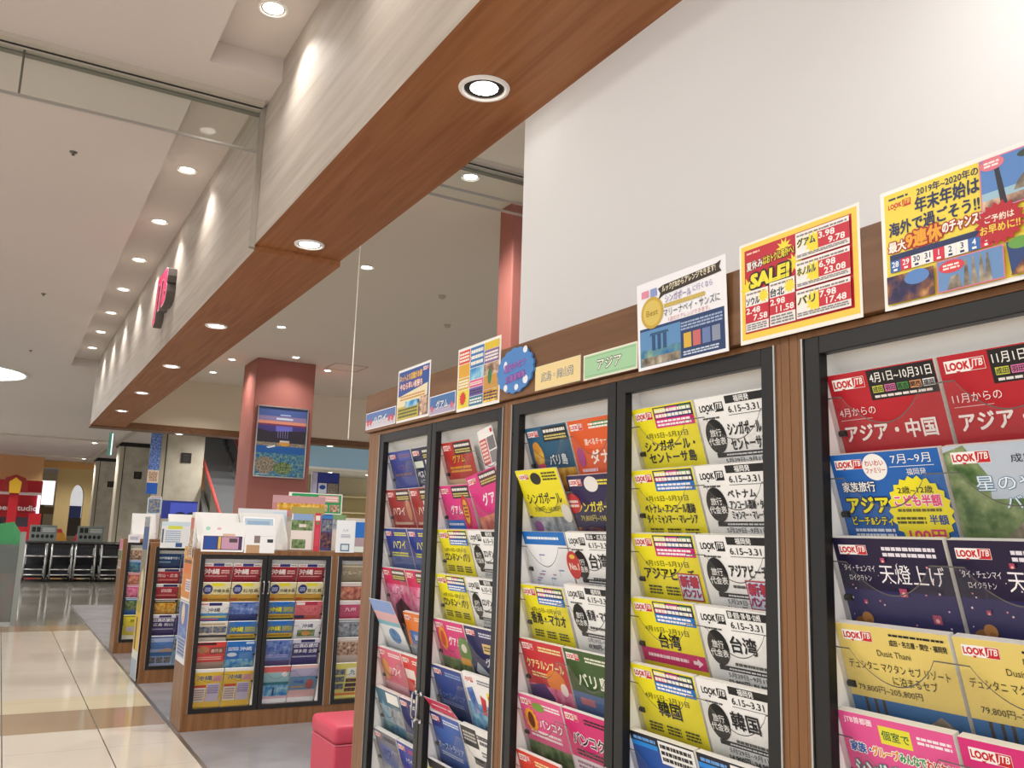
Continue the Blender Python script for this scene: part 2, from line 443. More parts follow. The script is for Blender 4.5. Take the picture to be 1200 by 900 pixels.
for i, (x, y) in enumerate(((-2.5, 24), (-2.5, 30), (-2.5, 36), (-1.6, 22.0), (-2.5, 43), (5.2, 22.5), (8.0, 21.0), (-1.6, 29.0))):  # unseen downlights added to brighten the far mall
    downlight(x, y, CEI, 0.13, SPOT_MALL, ('mall downlight over the left aisle nearest', 'mall downlight over the left aisle midway', 'mall downlight over the left aisle farther on', 'mall downlight short of the trolleys', 'mall downlight over the left aisle at the kiosk', 'mall downlight over the escalator foot', 'mall downlight over the store front', 'mall downlight past the trolleys')[i], 'downlights in the far mall ceiling', angle=150)
for x, y, lb in ((0.174, 7.25, 'small sprinkler head on ceiling nearest the glass screen'), (0.155, 12.2, 'small sprinkler head in the middle of the corridor ceiling'), (0.127, 16.5, 'small sprinkler head near the round ceiling light')):
    k = MB(); k.lathe([(0.03, 0), (0.026, -0.008), (0.011, -0.010), (0.009, -0.026), (0.014, -0.028), (0.0005, -0.03)], (0, 0, 0), M_DARKSTEEL, 16)
    tag(k.build('sprinkler_head', loc=(x, y, CEI), smooth=True), lb, 'sprinkler', 'sprinkler heads')
for px, lb in (((4.3, 9.3), 'small ceiling sensor nearest above the tall rack posters'), ((5.0, 10.6), 'larger ceiling sensor above the tall rack posters')):
    k = MB(); k.lathe([(0.05, 0), (0.045, -0.02), (0.025, -0.04), (0.0005, -0.042)], (0, 0, 0), mat('#b9ad9a'), 16)
    tag(k.build('ceiling_sensor', loc=(px[0], px[1], CEI), smooth=True), lb, 'sensor', 'ceiling sensors')
k = MB()
for a in ((-.3, .3, -.3, -.285), (-.3, .3, .285, .3), (-.3, -.285, -.3, .3), (.285, .3, -.3, .3)): k.box(*a, -0.006, -0.0005, mat('#a89c88'))
hatch = tag(k.build('ceiling_hatch', loc=(4.95, 14.55, CEI)), 'square access hatch outline on shop ceiling right of red pillar', 'hatch')
h2 = hatch.copy(); COL.objects.link(h2); h2.location = (6.3, 11.9, CEI); h2['label'] = 'square access hatch outline on shop ceiling beside the nearer red pillar'
k = MB(); k.tube([(0, 0, 0), (0, 0, -1.0), (0, 0, -2.2)], 0.0035, mat('#e8e2d4'), 6)
tag(k.build('pull_cord', loc=(2.0, 5.75, CEI)), 'thin white pull cord hanging from shop ceiling near the tall rack', 'cord')
# round ceiling lights
for x, y, lb in ((-0.98, 19.5, 'big round glowing ceiling light at the left edge'), (-3.4, 4.2, 'big round ceiling light over the corridor out of frame'), (-3.4, -1.5, 'big round ceiling light behind the viewer'), (-4.2, 31.0, 'big round ceiling light far down the mall out of frame')):  # all but the left-edge light are unseen, added for illumination
    t = thing('round_ceiling_light', lb, 'ceiling light', (x, y, CEI), 0, 'big round ceiling lights')
    k = MB(); k.lathe([(1.10, -0.001), (1.10, -0.03), (1.15, -0.03), (1.15, -0.001)], (0, 0, 0), M_WHITEP, 48); k.build('rim', t, smooth=True)
    k = MB(); k.lathe([(1.10, -0.012), (0.6, -0.02), (0.001, -0.022)], (0, 0, 0), M_EMITBIG, 48); k.build('diffuser', t, smooth=True)
# ---------------------------------------------------------------- brochure covers
BW, BH = 21.0, 29.7
def cover(base, t=0.010): return Print(BW, BH, base, t)
INK = '#1b1d24'
def yellow(lines, band, extra=None, hs=2.7, date='4月15日~5月31日'):
    p = cover('#f0e428', 0.012)
    p.logo(0.8, 1.0, 6.2)
    p.r(7.6, 0.3, 20.6, 3.0, '#1b2050')
    for i, c in enumerate(('#e8e23a', '#d8408a', '#5a8a3a', '#d8408a', '#3a54a0')):
        p.r(8.0 + (i % 3) * 4.2, 0.55 + (i // 3) * 1.25, 11.8 + (i % 3) * 4.2, 1.6 + (i // 3) * 1.25, c)
    p.lines(8.2, 0.6, 20.2, 2.9, 2, '#f4f2e6', 3)
    p.r(7.6, 3.0, 20.6, 5.0, band); p.lines(8.2, 3.2, 19.6, 4.8, 2, '#f8f4f6', 5)
    p.t(date, 3.0, 6.7, 1.45, '#3a3a20', w=15.5, b=0.0)
    v = 9.0
    for s in lines:
        p.t(s, 10.5, v, hs, INK, w=min(17.0, len(s) * hs * 0.98), b=0.03, al='c'); v += hs * 1.05
    for u in (2.2, 8.2, 14.2): p.lines(u, v - 0.4, u + 4.6, v + 1.8, 3, '#4c4a20', int(u))
    if extra: extra(p)
    return p
def white(lines, hs=2.9, extra=None, dest='福岡発', price='104,900円~223,900円', lu=8.0):
    p = cover('#f2f2f1', 0.012)
    p.logo(0.8, 1.2, 7.4, ink='#17181c', bg='#f2f2f1')
    p.r(9.0, 0.3, 20.9, 1.9, '#1a1b1f'); p.t(dest, 13.6, 1.1, 1.4, '#f2f2f1', al='c', b=0.02, w=min(8.6, 1.4 * len(dest)))
    p.t('6.15~3.31', 9.4, 3.2, 1.9, INK, w=8.4, b=0.02); p.r(9.2, 4.3, 20.4, 4.4, INK)
    p.lines(1.4, 4.2, 6.5, 4.8, 1, '#444', 9) if False else p.lines(1.4, 4.2, 6.5, 4.8, 1, '#444444', 9)
    p.e(4.2, 8.4, 3.0, 3.7, '#1d1e22')
    p.t('旅行', 4.2, 7.7, 1.7, '#f2f2f1', al='c'); p.t('代金表', 4.2, 9.5, 1.7, '#f2f2f1', al='c')
    v = 7.2 if len(lines) < 3 else 6.2
    for s in lines:
        p.t(s, lu, v, hs, INK, w=min(10.2, len(s) * hs * 0.98), b=0.03); v += hs * 1.12
    p.lines(lu, v - 0.4, 19.5, v + 0.6, 1, '#555555', 12) if len(lines) == 1 else None
    p.r(3.2, 12.0, 20.9, 13.0, '#1d1e22'); p.lines(6, 12.25, 18, 12.8, 1, '#dddddd', 4)
    p.t('5月29日~9月1日', 5.4, 13.8, 1.2, INK, w=11.5, b=0.0)
    p.t(price, 5.0, 15.4, 1.6, INK, w=12.6, b=0.02)
    if extra: extra(p)
    return p
def sticker_new(u, v):
    def f(p):
        p.r(u, v, u + 6.8, v + 6.0, '#b83048'); p.r(u + .3, v + .3, u + 6.5, v + 5.7, '#d8dcec')
        p.t('新着', u + 3.4, v + 1.8, 2.6, '#c02038', w=5.6, al='c', b=0.04, oc='#24408c', ow=0.04)
        p.t('パンフレ', u + 3.4, v + 4.3, 2.0, '#c02038', w=5.8, al='c', b=0.03, oc='#24408c', ow=0.04)
    return f
def strip_magenta(p):
    p.r(0, 11.2, 21, 14.4, '#c8186a'); p.lines(2.0, 12.2, 15.5, 13.4, 1, '#fbe6f0', 3)
    p.p([(17, 12.4), (18.4, 12.4), (18.4, 11.8), (20.0, 12.8), (18.4, 13.8), (18.4, 13.2), (17, 13.2)], '#fbe6f0')
def title(base, s, col, v=7.0, h=3.4, oc=None, ink='#c8202a', sub=None, u=10.5, w=None, band=None, pic=None, logo=True, b=0.03, t=0.010, extra=None, top=None):
    """a plain cover: logo, small header, one big title, an optional strip and picture below"""
    p = cover(base, t)
    if pic: p.r(0, pic[1], 21, 29.7, pic[0])
    if top: p.r(*top)
    if logo: p.logo(0.8, 1.0, 5.6, ink=ink)
    if band: p.r(8.6, 0.4, 20.6, 4.4, band); p.lines(9.2, 0.8, 20.0, 2.2, 1, '#e8e6e0', 2); p.lines(9.2, 2.5, 20.0, 4.0, 2, '#d8c878', 6)
    else: p.lines(9.0, 1.2, 20.0, 2.8, 2, col, 8)
    if s: p.t(s, u, v, h, col, w=w or min(18.5, len(s) * h), al='c', b=b, oc=oc)
    if sub: p.lines(3, v + h * 0.75, 18, v + h * 0.75 + sub, 2, col, 11)
    if extra: extra(p)
    return p
def asia_red(head, date, t2):
    p = cover('#b81f2c', 0.014)
    p.r(8.2, 0.2, 20.9, 5.4, '#1a1618'); p.t(date, 14.5, 1.6, 1.9, '#f0eee8', w=11.6, al='c', b=0.01)
    for i, c in enumerate(('#c8cc50', '#e07ab0', '#4a8a4a', '#e0a070', '#f0f0f0')): p.r(8.8 + i * 2.4, 3.0, 10.9 + i * 2.4, 4.2, c)
    for i, s in enumerate(('成田', '羽田', '名古', '関西', '福岡')): p.t(s, 9.85 + i * 2.4, 3.6, 1.0, '#241a1c', al='c')
    p.lines(9.0, 4.5, 20.0, 5.2, 1, '#e8e0dc', 5)
    p.logo(1.0, 0.9, 6.6)
    p.t(head, 1.0, 7.0, 1.7, '#f6ecec', b=0.0); p.r(1.0, 8.3, 7.5, 8.4, '#e8c8c8')
    p.t(t2, 1.4, 10.8, 3.3, '#f8f2f0', w=17.6, b=0.03)
    return p
def family(p0=None):
    p = cover('#1f62b4', 0.012)
    p.logo(0.8, 1.0, 5.6); p.e(8.8, 2.5, 2.4, 2.3, '#f4f2ee'); p.t('わいわい', 8.8, 1.8, 1.2, '#c83040', al='c', w=3.6); p.t('ファミリー', 8.8, 3.1, 1.1, '#c83040', al='c', w=3.8)
    p.t('7月~9月', 12.2, 1.4, 1.8, '#f4f2ee', w=7.2, b=0.0); p.r(11.6, 2.6, 19.8, 2.7, '#e8ecf4'); p.t('福岡発', 14.6, 3.6, 1.2, '#f4f2ee', b=0.0)
    p.t('家族旅行', 1.4, 5.8, 1.9, '#f4f2ee', oc='#16305c', w=6.6)
    p.t('アジア', 1.6, 9.0, 3.2, '#f0e428', oc='#14284c', w=8.2, b=0.04); p.t('ビーチ&シティ', 1.9, 11.8, 1.7, '#f0e428', oc='#14284c', w=8.0)
    p.lines(2.0, 13.0, 10.0, 15.6, 3, '#e8eef8', 4)
    p.star(15.5, 10.2, 6.0, 5.4, 22, '#f0e428', sx=0.98)
    p.t('2歳~12歳', 15.4, 6.6, 1.3, INK, w=6.4, al='c'); p.t('こども半額', 15.4, 8.4, 2.0, '#e84a8a', w=8.4, al='c', oc='#f8f4ec', ow=0.06, b=0.04)
    p.lines(11.4, 9.6, 19.4, 10.4, 1, '#6a6428', 7); p.t('半額', 18.4, 11.6, 1.7, '#2a4a9c', al='c', b=0.03); p.lines(10.8, 11.0, 16.2, 12.4, 2, '#55501c', 3)
    p.t('100円', 15.8, 14.2, 2.2, '#e0407a', al='c', w=6.5, b=0.04)
    p.e(5.0, 17.0, 3.4, 1.6, '#d86a50'); p.r(11, 16.2, 21, 19, '#a8287a')
    return p
def lantern():
    p = cover('#20183a', 0.014)
    p.r(0, 9, 21, 29.7, '#2a2560')
    p.logo(1.0, 1.2, 5.6); p.lines(9.6, 1.2, 19.4, 3.2, 2, '#e8e2ec', 3)
    p.t('タイ・チェンマイ', 1.2, 5.2, 1.3, '#f2eef4', w=6.2, b=0.0); p.t('ロイクラトン', 1.9, 6.9, 1.2, '#f2eef4', w=4.4, b=0.0)
    p.t('天燈上げ', 8.2, 6.0, 3.6, '#f6f2f6', w=11.8, b=0.0)
    rnd = random.Random(5)
    for i in range(34):
        u, v = rnd.uniform(1, 20), rnd.uniform(4, 18); r = rnd.uniform(0.06, 0.2)
        p.e(u, v, r, r, '#f0d8e0' if i % 3 else '#e890a0', 8)
    for u, v, r in ((12, 9, .7), (17, 13, .75), (9.5, 3.6, .4), (4.2, 11, .35)): p.r(u - r, v - r, u + r, v + r, '#b0486a'); p.e(u, v + .2, r * .5, r * .5, '#f0b8a8', 10)
    p.e(2.6, 15.2, 1.6, 1.5, '#8a5a30'); p.e(3.8, 13.9, 1.1, 1.1, '#b88040'); p.e(4.0, 15.4, .8, 1.4, '#a06a34')
    p.t('年に1度のタイの伝統的なお祭り', 8.0, 15.8, 1.0, '#e8e4f0', w=12.2, b=0.0)
    return p
def cebu():
    p = cover('#e3cc74', 0.016, ) if False else cover('#e3cc74', 0.016)
    p.r(0, 12.6, 21, 29.7, '#3a6ea8')
    p.p([(9, 19), (16.5, 13.6), (21, 17), (21, 20)], '@stone'); p.r(0, 17.6, 21, 29.7, '#3c4048')
    for u in (2.6, 4.4, 6.0): p.r(u, 12.6, u + .55, 19, '#4a4038')
    p.logo(1.2, 1.0, 5.8); p.lines(10.4, 0.8, 20.2, 1.4, 1, INK, 3); p.t('成田・名古屋・関空・福岡発', 10.2, 2.4, 1.1, INK, w=10.2, b=0.02)
    p.t('Dusit Thani', 7.4, 4.4, 1.5, '#3a3020', w=6.2, b=0.0)
    p.t('デュシタニ マクタン セブ リゾート', 1.2, 6.8, 1.7, INK, w=18.6, b=-0.005); p.t('に泊まるセブ', 9.2, 8.8, 1.7, INK, w=8.0, b=-0.005)
    p.t('79,800円~205,800円', 2.0, 10.9, 1.4, '#3a3224', w=12, b=-0.005)
    return p
def sing_pink():
    p = cover('#e65a98', 0.016)
    p.t('JTB首都圏', 1.0, 1.3, 1.2, '#fbeef4', w=5.4, b=0.02)
    p.r(7.6, 1.2, 13.4, 4.2, '#e8e040'); p.t('個室で', 10.5, 2.7, 1.7, '#2a6a3a', w=5, al='c'); p.lines(14.5, 1.5, 20.4, 3.0, 2, '#fbeef4', 3)
    x = 1.2
    for s, c, w in (('家族・', '#2a62b8', 4), ('グループ', '#e8902a', 5.0), ('みんなで', '#3a9a58', 4.6), ('わいわい!', '#d83a3a', 5.0)):
        p.t(s, x, 5.8, 1.8, c, w=w, oc='#fbf6f0', ow=0.08, b=0.04); x += w + 0.2
    p.t('シンガポール', 1.4, 9.4, 3.6, '#f6f2ee', w=12.6, oc='#2a8a8a', ow=0.05, b=0.03); p.t('セントーサ島', 14.4, 9.9, 1.5, '#f6f2ee', w=6.2, oc='#2a8a8a', ow=.05)
    p.t('129,800円', 2.0, 13.0, 2.4, '#f0e428', w=12.5, oc='#3a7a3a', ow=.05)
    return p
def bali():
    p = cover('#b9c4d2', 0.014)
    p.r(0, 8.5, 21, 29.7, '@forest'); p.p([(0, 1), (3.5, 0), (6.5, 5), (5.5, 13), (0, 18)], '@forest')
    p.p([(4, 17), (13, 9.5), (21, 13), (21, 19)], '@stone'); p.logo(1.2, 1.0, 6.2)
    p.t('成田・羽田', 10.4, 2.4, 1.4, INK, w=9.8, b=0.0)
    p.t('星のやバリ', 4.2, 6.0, 2.6, '#eef4f8', w=15.6, oc='#5a8ab0', ow=.04, b=0.0); p.t('バリ島', 8.2, 9.0, 2.3, '#eef4f8', w=8, oc='#5a8ab0', ow=.04, b=0.0)
    return p
def magenta_dots():
    p = cover('#d8307c', 0.016); p.logo(1.4, 1.2, 6.4)
    for i in range(12): p.e(12 + 5.5 * math.cos(i * .52 + 2.4), 7 + 4.6 * math.sin(i * .52 + 2.4), .3, .3, '#f4a8c8', 8)
    p.e(3.6, 6.2, 2.0, 1.4, '#f4f0f2'); p.t('ハワイ', 11, 9.4, 3.4, '#f8f2f4', al='c')
    return p
def no1(p):
    p.e(0.8, 8.6, 3.0, 3.7, '#d02020'); p.t('No.1', 0.9, 9.0, 2.4, '#f6e8d8', al='c', w=4.2, b=.04); p.e(.8, 6.4, 1.2, .6, '#f0d040')
def mapsheet():
    p = cover('#eef0f4', 0.003); p.r(0, 0, 21, 3.6, '#2272c4'); p.lines(2, 1.2, 18, 2.4, 1, '#eaf2fa', 4)
    rnd = random.Random(3)
    for i in range(9):
        u, v = rnd.uniform(2, 17), rnd.uniform(6, 15); p.r(u, v, u + rnd.uniform(1.5, 3.0), v + .35, ('#7a8ab8', '#b070a0')[i % 2]); p.r(u + .2, v, u + .35, v + 2.0, '#98a4c0')
    return p
# ---------------------------------------------------------------- rack parts
TILT = math.radians(18.0)
def top_edge(u):            # height of the clear pocket's upper edge, in cm below the sheet's top, over one column (0..21.3)
    x = u / 21.3
    if x < 0.14 or x > 0.86: return 4.4
    q = (x - 0.14) / 0.72
    return 4.4 + 5.4 * (math.sin(PI * q) ** 0.75)
def pocket(parent, xc, wid, y, ztop, rotz, cols=2):
    """one clear acrylic pocket spanning the frame; local frame of the parent, front towards -y when rotz is 0"""
    mb = MB(); half = wid / 2; cw = wid / cols * 100
    n = 22 * cols; L = 0.297
    prev = None; edge = []
    for i in range(n + 1):
        u = wid * 100 * i / n
        uu = (u % cw) if i < n else cw
        v = top_edge(uu / cw * 21.3)
        x = -half + u / 100
        p = (x, -0.005, L - v / 100); q = (x, -0.005, 0.0)
        edge.append((x, -0.0052, L - v / 100))
        if prev: mb.poly([prev[1], q, p, prev[0]], M_ACRY)
        prev = (p, q)
    for a, b in zip(edge[:-1], edge[1:]):
        mb.poly([(a[0], a[1], a[2] - .0022), (b[0], b[1], b[2] - .0022), b, a], M_ACRYE)
    mb.box(-half, half, -0.005, 0.02, -0.004, -0.001, M_ACRY)
    o = mb.build('clear_pocket', parent)
    o.location = (xc, y, ztop - L * math.cos(TILT)) if False else (xc, y + L * math.sin(TILT), ztop - L * math.cos(TILT))
    o.rotation_euler = (TILT, 0, 0)
    k = MB()
    for sx in (-1, 1):
        k.tube([(sx * (half - 0.002), 0.004, 0.185), (sx * (half - 0.016), 0.004, 0.185)], 0.006, M_BLK, 8)
    k.build('peg', o)
    return o
def frame(parent, x0, x1, z0, z1, handle=None, zh=0.85):
    w = 0.033; mb = MB()
    mb.box(x0, x0 + w, 0, 0.022, z0, z1, M_BLK); mb.box(x1 - w, x1, 0, 0.022, z0, z1, M_BLK)
    mb.box(x0 + w, x1 - w, 0, 0.022, z1 - w, z1, M_BLK); mb.box(x0 + w, x1 - w, 0, 0.022, z0, z0 + w, M_BLK)
    o = mb.build('door_frame', parent, bevel=0.002)
    if handle:
        xh = x0 + 0.017 if handle == 'l' else x1 - 0.017
        k = MB(); k.tube([(xh, 0, zh), (xh, -0.016, zh + 0.002), (xh, -0.018, zh + 0.01), (xh, -0.018, zh + 0.07), (xh, -0.016, zh + 0.078), (xh, 0, zh + 0.08)], 0.0035, M_STEEL, 8)
        for z in (zh - .004, zh + .08): k.lathe([(0.006, -.006), (0.006, .006), (0.0005, .006)], (xh, -0.003, z), M_STEEL, 10)
        k.build('handle', o, smooth=True)
    return o
def rack(name, label, loc, rotz, width, depth, height, doors, stiles, z0, z1, rows, group, top=True, zh=0.85, back=0.17):
    """carcass with open-fronted framed doors; local x to the viewer's right, front at y = 0"""
    t = thing(name, label, 'brochure rack', loc, rotz, group)
    k = MB(); k.box(0, 0.02, 0.0, depth, 0, height, M_WOOD); k.build('side_panel', t, bevel=0.0015)
    k = MB(); k.box(width - 0.02, width, 0.0, depth, 0, height, M_WOOD); k.build('side_panel', t, bevel=0.0015)
    k = MB(); k.box(0.02, width - 0.02, 0.004, depth - 0.004, 0, z0, M_WOODH if False else M_WOOD); k.build('plinth', t)
    if top:
        k = MB(); k.box(0.02, width - 0.02, 0.0, depth, z1, height, M_WOOD); k.build('top_panel', t, bevel=0.0015)
    for a, b in stiles:
        k = MB(); k.box(max(a, 0.0205), min(b, width - 0.0205), 0.0005, 0.03, z0, z1, M_WOOD); k.build('stile', t)
    k = MB(); k.box(0.021, width - 0.021, back, back + 0.012, z0, z1, M_LINER)
    k.box(0.021, width - 0.021, 0.025, back, z1 - 0.012, z1 - 0.001, M_LINER); k.box(0.021, width - 0.021, 0.025, back, z0 + 0.001, z0 + 0.01, M_LINER)
    k.poly([(0.021, 0.04, z1 - 0.013), (0.021, back, z1 - 0.40), (width - 0.021, back, z1 - 0.40), (width - 0.021, 0.04, z1 - 0.013)], M_LINER)  # slanted white board added to catch light and brighten the rack top
    for a, b, h in doors:
        for x in (a + 0.022, b - 0.028): k.box(x, x + 0.006, 0.023, back, z0 + 0.01, z1 - 0.012, M_LINER)
    k.build('liner', t)
    for a, b, h in doors:
        frame(t, a, b, z0, z1, h, zh)
        if h:
            xh = a - 0.005 if h == 'r' else b + 0.002
            k = MB(); n = int((z1 - z0) / 0.05)
            k.box(xh, xh + 0.004, -0.004, 0.0, z0, z1, M_STEEL); k.build('hinge_strip', t)
        for zt in rows: pocket(t, (a + b) / 2, (b - a) - 0.058, 0.014, zt, 0)
    return t
def place(p, name, label, loc, rotz, group, tilt=TILT, cat='brochure', yaw=0.0, roll=0.0):
    """stand a printed sheet with its TOP edge centre at loc"""
    o = p.mb.build(name)
    R = Matrix.Rotation(rotz + yaw, 4, 'Z') @ Matrix.Rotation(tilt, 4, 'X') @ Matrix.Rotation(roll, 4, 'Y')
    top = R @ Vector((0, 0, p.h / 100))
    o.rotation_euler = R.to_euler(); o.location = Vector(loc) - top
    return tag(o, label, cat, group)
WALLX = 1.24
RZ = -PI / 2
# wall racks: local x = 3.31 - Y and so on; doors given by their real Y
ROWS = [1.754 - 0.143 * i for i in range(9)]
DOORS = {'1': (3.19, 2.722), '2': (2.717, 2.223), '3': (2.164, 1.675), '4': (1.671, 1.175), '5': (1.10, 0.612)}
def wall_rack(label, y_left, y_right, doors, stiles):
    return rack('brochure_rack', label, (WALLX, y_left, 0), RZ, y_left - y_right, 0.595, 1.835,
                [(y_left - a, y_left - b, h) for a, b, h in doors], [(y_left - a, y_left - b) for a, b in stiles],
                0.10, 1.822, ROWS, 'tall brochure racks along the white wall', top=True, zh=0.86)
wall_rack('tall brown brochure rack at the left end, under the Hawaii and Guam signs', 3.31, 2.1945, [(*DOORS['1'], 'r'), (*DOORS['2'], 'l')], [(3.31, 3.195), (2.217, 2.1945)])
wall_rack('tall brown brochure rack in the middle, under the green Asia sign', 2.1935, 1.1365, [(*DOORS['3'], 'r'), (*DOORS['4'], 'l')], [(2.1935, 2.170), (1.169, 1.1365)])
wall_rack('tall brown brochure rack at the right edge, with red Asia brochures', 1.1355, 0.05, [(*DOORS['5'], 'r'), (0.608, 0.11, 'l')], [(1.1355, 1.106), (.105, .05)])
k = MB(); k.box(1.225, 1.838, 0.05, 3.33, 1.837, 1.99, M_WOODH); tag(k.build('header_board', bevel=0.002), 'long dark brown header board running over the tall brochure racks', 'header board')
# ---------------------------------------------------------------- brochures in the wall racks
WG = 'brochures in the tall wall racks'
DN = {'1': 'leftmost tall frame', '2': 'second tall frame', '3': 'third tall frame', '4': 'fourth tall frame', '5': 'rightmost tall frame'}
RN = ['top', 'second', 'third', 'fourth', 'fifth', 'sixth', 'seventh', 'eighth']
def put(door, side, row, p, look, dx=0.0, dz=0.0, tilt=TILT, yaw=0.0, roll=0.0, dy=0.0, place_txt=None, name='brochure'):
    a, b = DOORS[door]
    yc = a - 0.030 - 0.1055 if side == 'L' else a - 0.030 - 0.217 - 0.1055
    lb = look + ', ' + (place_txt or '%s pocket, %s column of %s' % (RN[row], 'left' if side == 'L' else 'right', DN[door]))
    return place(p, name, lb, (WALLX + 0.021 - dx, yc + dy, ROWS[row] - 0.004 + dz), RZ, WG, tilt, yaw=yaw, roll=roll)
PK, BL = '#cf1f78', '#2272c4'
# fourth frame: yellow covers on the left, white price lists on the right
put('4', 'L', 0, yellow(['シンガポール・', 'セントーサ島'], PK), 'yellow Singapore and Sentosa brochure')
put('4', 'L', 1, yellow(['ベトナム・アンコール遺跡', 'タイ・ミャンマー・マレーシア'], BL, hs=2.3), 'yellow Vietnam and Angkor brochure')
put('4', 'L', 2, yellow(['アジアビーチ'], PK, sticker_new(13.2, 8.6), hs=3.0), 'yellow Asia beach brochure with red sticker')
put('4', 'L', 3, yellow(['台湾'], BL, strip_magenta, hs=3.6, date='4月15日~3月31日'), 'yellow Taiwan brochure with magenta strip')
put('4', 'L', 4, yellow(['韓国'], BL, hs=3.8, date='4月15日~3月31日'), 'yellow Korea brochure')
def navywhite(s):
    p = cover('#1c2030', 0.014); p.r(0, 3.0, 21, 29.7, '#2a56a8'); p.r(9.5, 0.4, 20.8, 5.4, '#f0f0ee'); p.lines(10, .8, 20, 5.0, 3, INK, s)
    p.lines(1, .6, 8.6, 1.8, 1, '#6ea4e4', 2); p.r(0, 1.9, 9.0, 3.0, '#2a8ae0'); p.t('ハワイ', 10.5, 8.8, 4.0, '#e8f0fa', al='c', oc='#123a80'); p.r(0, 12, 21, 29.7, '@blue'); return p
put('4', 'L', 5, navywhite(1), 'black topped blue brochure with white panel')
put('4', 'R', 0, white(['シンガポール・', 'セントーサ島']), 'white Singapore and Sentosa price list')
put('4', 'R', 1, white(['ベトナム', 'アンコール遺跡・タイ', 'ミャンマー・マレーシア'], hs=2.0, price='78,900円~185,900円'), 'white Vietnam and Angkor price list')
put('4', 'R', 2, white(['アジアビーチ'], extra=sticker_new(11.6, 9.0), price='79,900円~165,900円'), 'white Asia beach price list with red sticker')
put('4', 'R', 3, white(['台湾'], hs=3.6, dest='福岡・鹿児島・宮崎・熊本・北九州発', price='52,900円~91,900円'), 'white Taiwan price list')
put('4', 'R', 4, white(['韓国'], hs=3.8, price='14,900円~34,900円'), 'white Korea price list')
put('4', 'R', 5, navywhite(2), 'black topped blue brochure with white panel')
# third frame
def statue(p):
    p.e(4.4, 8.2, 2.6, 3.2, '@gold'); p.e(4.0, 5.8, 1.9, 1.7, '#d8943a'); p.r(2.6, 10.5, 6.8, 14, '#c84a6a'); p.r(8, 12, 21, 29.7, '@gold')
put('3', 'L', 0, title('#235a7c', 'バリ島', '#eaf2f4', v=9.6, h=3.2, u=13.6, w=8.6, oc='#123448', band='#1a1c22', extra=statue, pic=('@sea', 13)), 'dark teal brochure with orange statue')
p = cover('#f0e428', 0.004); p.logo(1.2, 1.2, 5.0); p.e(9.5, 2.6, 2.6, 1.7, '#22241e'); p.lines(13, .8, 20, 3.4, 3, '#55521c', 2)
p.t('シンガポール', 10.5, 8.2, 3.4, INK, w=17, al='c'); p.t('39,800円~164,800円', 10.5, 11.4, 1.9, '#4a4818', w=13, al='c', b=0.0); p.r(0, 13.6, 21, 29.7, '@grey'); p.e(3.2, 16.5, 2.2, 1.8, '#9a5aa0'); p.e(19.2, 12.6, 2.2, 2.6, '#e8e4dc')
put('3', 'L', 1, p, 'yellow Singapore leaflet jutting forward', dx=0.028, dz=0.022, tilt=math.radians(24))
put('3', 'L', 2, mapsheet(), 'white map leaflet with blue band')
put('3', 'L', 3, yellow(['香港・マカオ'], BL, hs=3.4), 'yellow Hong Kong and Macau brochure')
def kl(p): p.e(14.5, 10.2, 4.5, 3.2, '#e8842a', 16); p.r(0, 12.2, 21, 29.7, '@pink'); p.p([(0, 13), (8, 11.5), (12, 15), (12, 29), (0, 29)], '#5a3a78'); p.e(17.8, 11.8, 1.7, 1.7, '#f6ece8')
put('3', 'L', 4, title('#c8303a', 'クアラルンプール', '#f4e2a0', v=6.4, h=2.8, w=18, sub=1.6, extra=kl), 'red Kuala Lumpur brochure')
def ring(p): p.star(4.6, 6.6, 3.4, 2.8, 12, '#e8a02a'); p.e(4.6, 6.6, 1.6, 2.2, '#6a3020'); p.e(9.6, 2.4, 3.0, 1.2, '#7a9a3a')
put('3', 'L', 5, title('#e0588e', 'バンコク', '#fbeef2', v=6.8, h=2.8, u=14, w=11, sub=2.2, extra=ring, pic=('@forest', 12.5), oc='#b02a60'), 'pink brochure with orange emblem')
put('3', 'L', 6, title('#d8402e', '韓国', '#f6e0a0', v=7, sub=1.6), 'orange red brochure')
def danang(p): p.e(2.8, 9.8, 1.7, 2.6, '#b04a90'); p.lines(2, 12.6, 9, 14, 1, '#f8d8e8', 4); p.r(5.4, 6.2, 20, 7.8, '#e8663a'); p.t('選べるチャーター便', 5.8, 6.0, 1.8, '#fbf0e6', w=14.4)
put('3', 'R', 0, title('#e0602c', 'ダナン', '#fbf2ea', v=10.0, h=4.0, u=13.2, w=12.2, extra=danang, pic=('@blue', 15.0), top=(10.5, 1.0, 18, 2.6, '#3a8a50')), 'orange Da Nang brochure')
def navyp(p): p.e(10.4, 2.4, 3.0, 2.0, '#e8e4e0'); p.t('79,800円~198,800円', 10.5, 11.2, 1.9, '#e8d860', w=16, al='c', b=0.0); p.e(0.6, 7.2, 3.4, 2.6, '#c81e28'); p.lines(-1.6, 6.2, 3.0, 8.4, 2, '#f8e8e0', 3); p.e(19.4, 12.0, 1.5, 2.2, '#eae6ea')
put('3', 'R', 1, title('#2c2450', 'シンガポール', '#f0e24a', v=8.2, h=3.0, w=17.5, extra=navyp, pic=('@night', 13.5)), 'dark purple Singapore brochure with red badge')
put('3', 'R', 2, white(['台湾'], hs=4.0, extra=no1, dest='熊本・広島発', lu=8.2), 'white Taiwan price list with red oval')
put('3', 'R', 3, white(['香港・マカオ'], hs=2.8, price='69,900円~141,900円', lu=7.6), 'white Hong Kong and Macau price list', dz=0.012)
def boat(p): p.r(0, 10.8, 21, 29.7, '#5470a0'); p.p([(13, 13), (20, 12.4), (19, 14.2), (14, 14.2)], '#e8e6e0'); p.r(3, 12.2, 9, 14.0, '#c87a80')
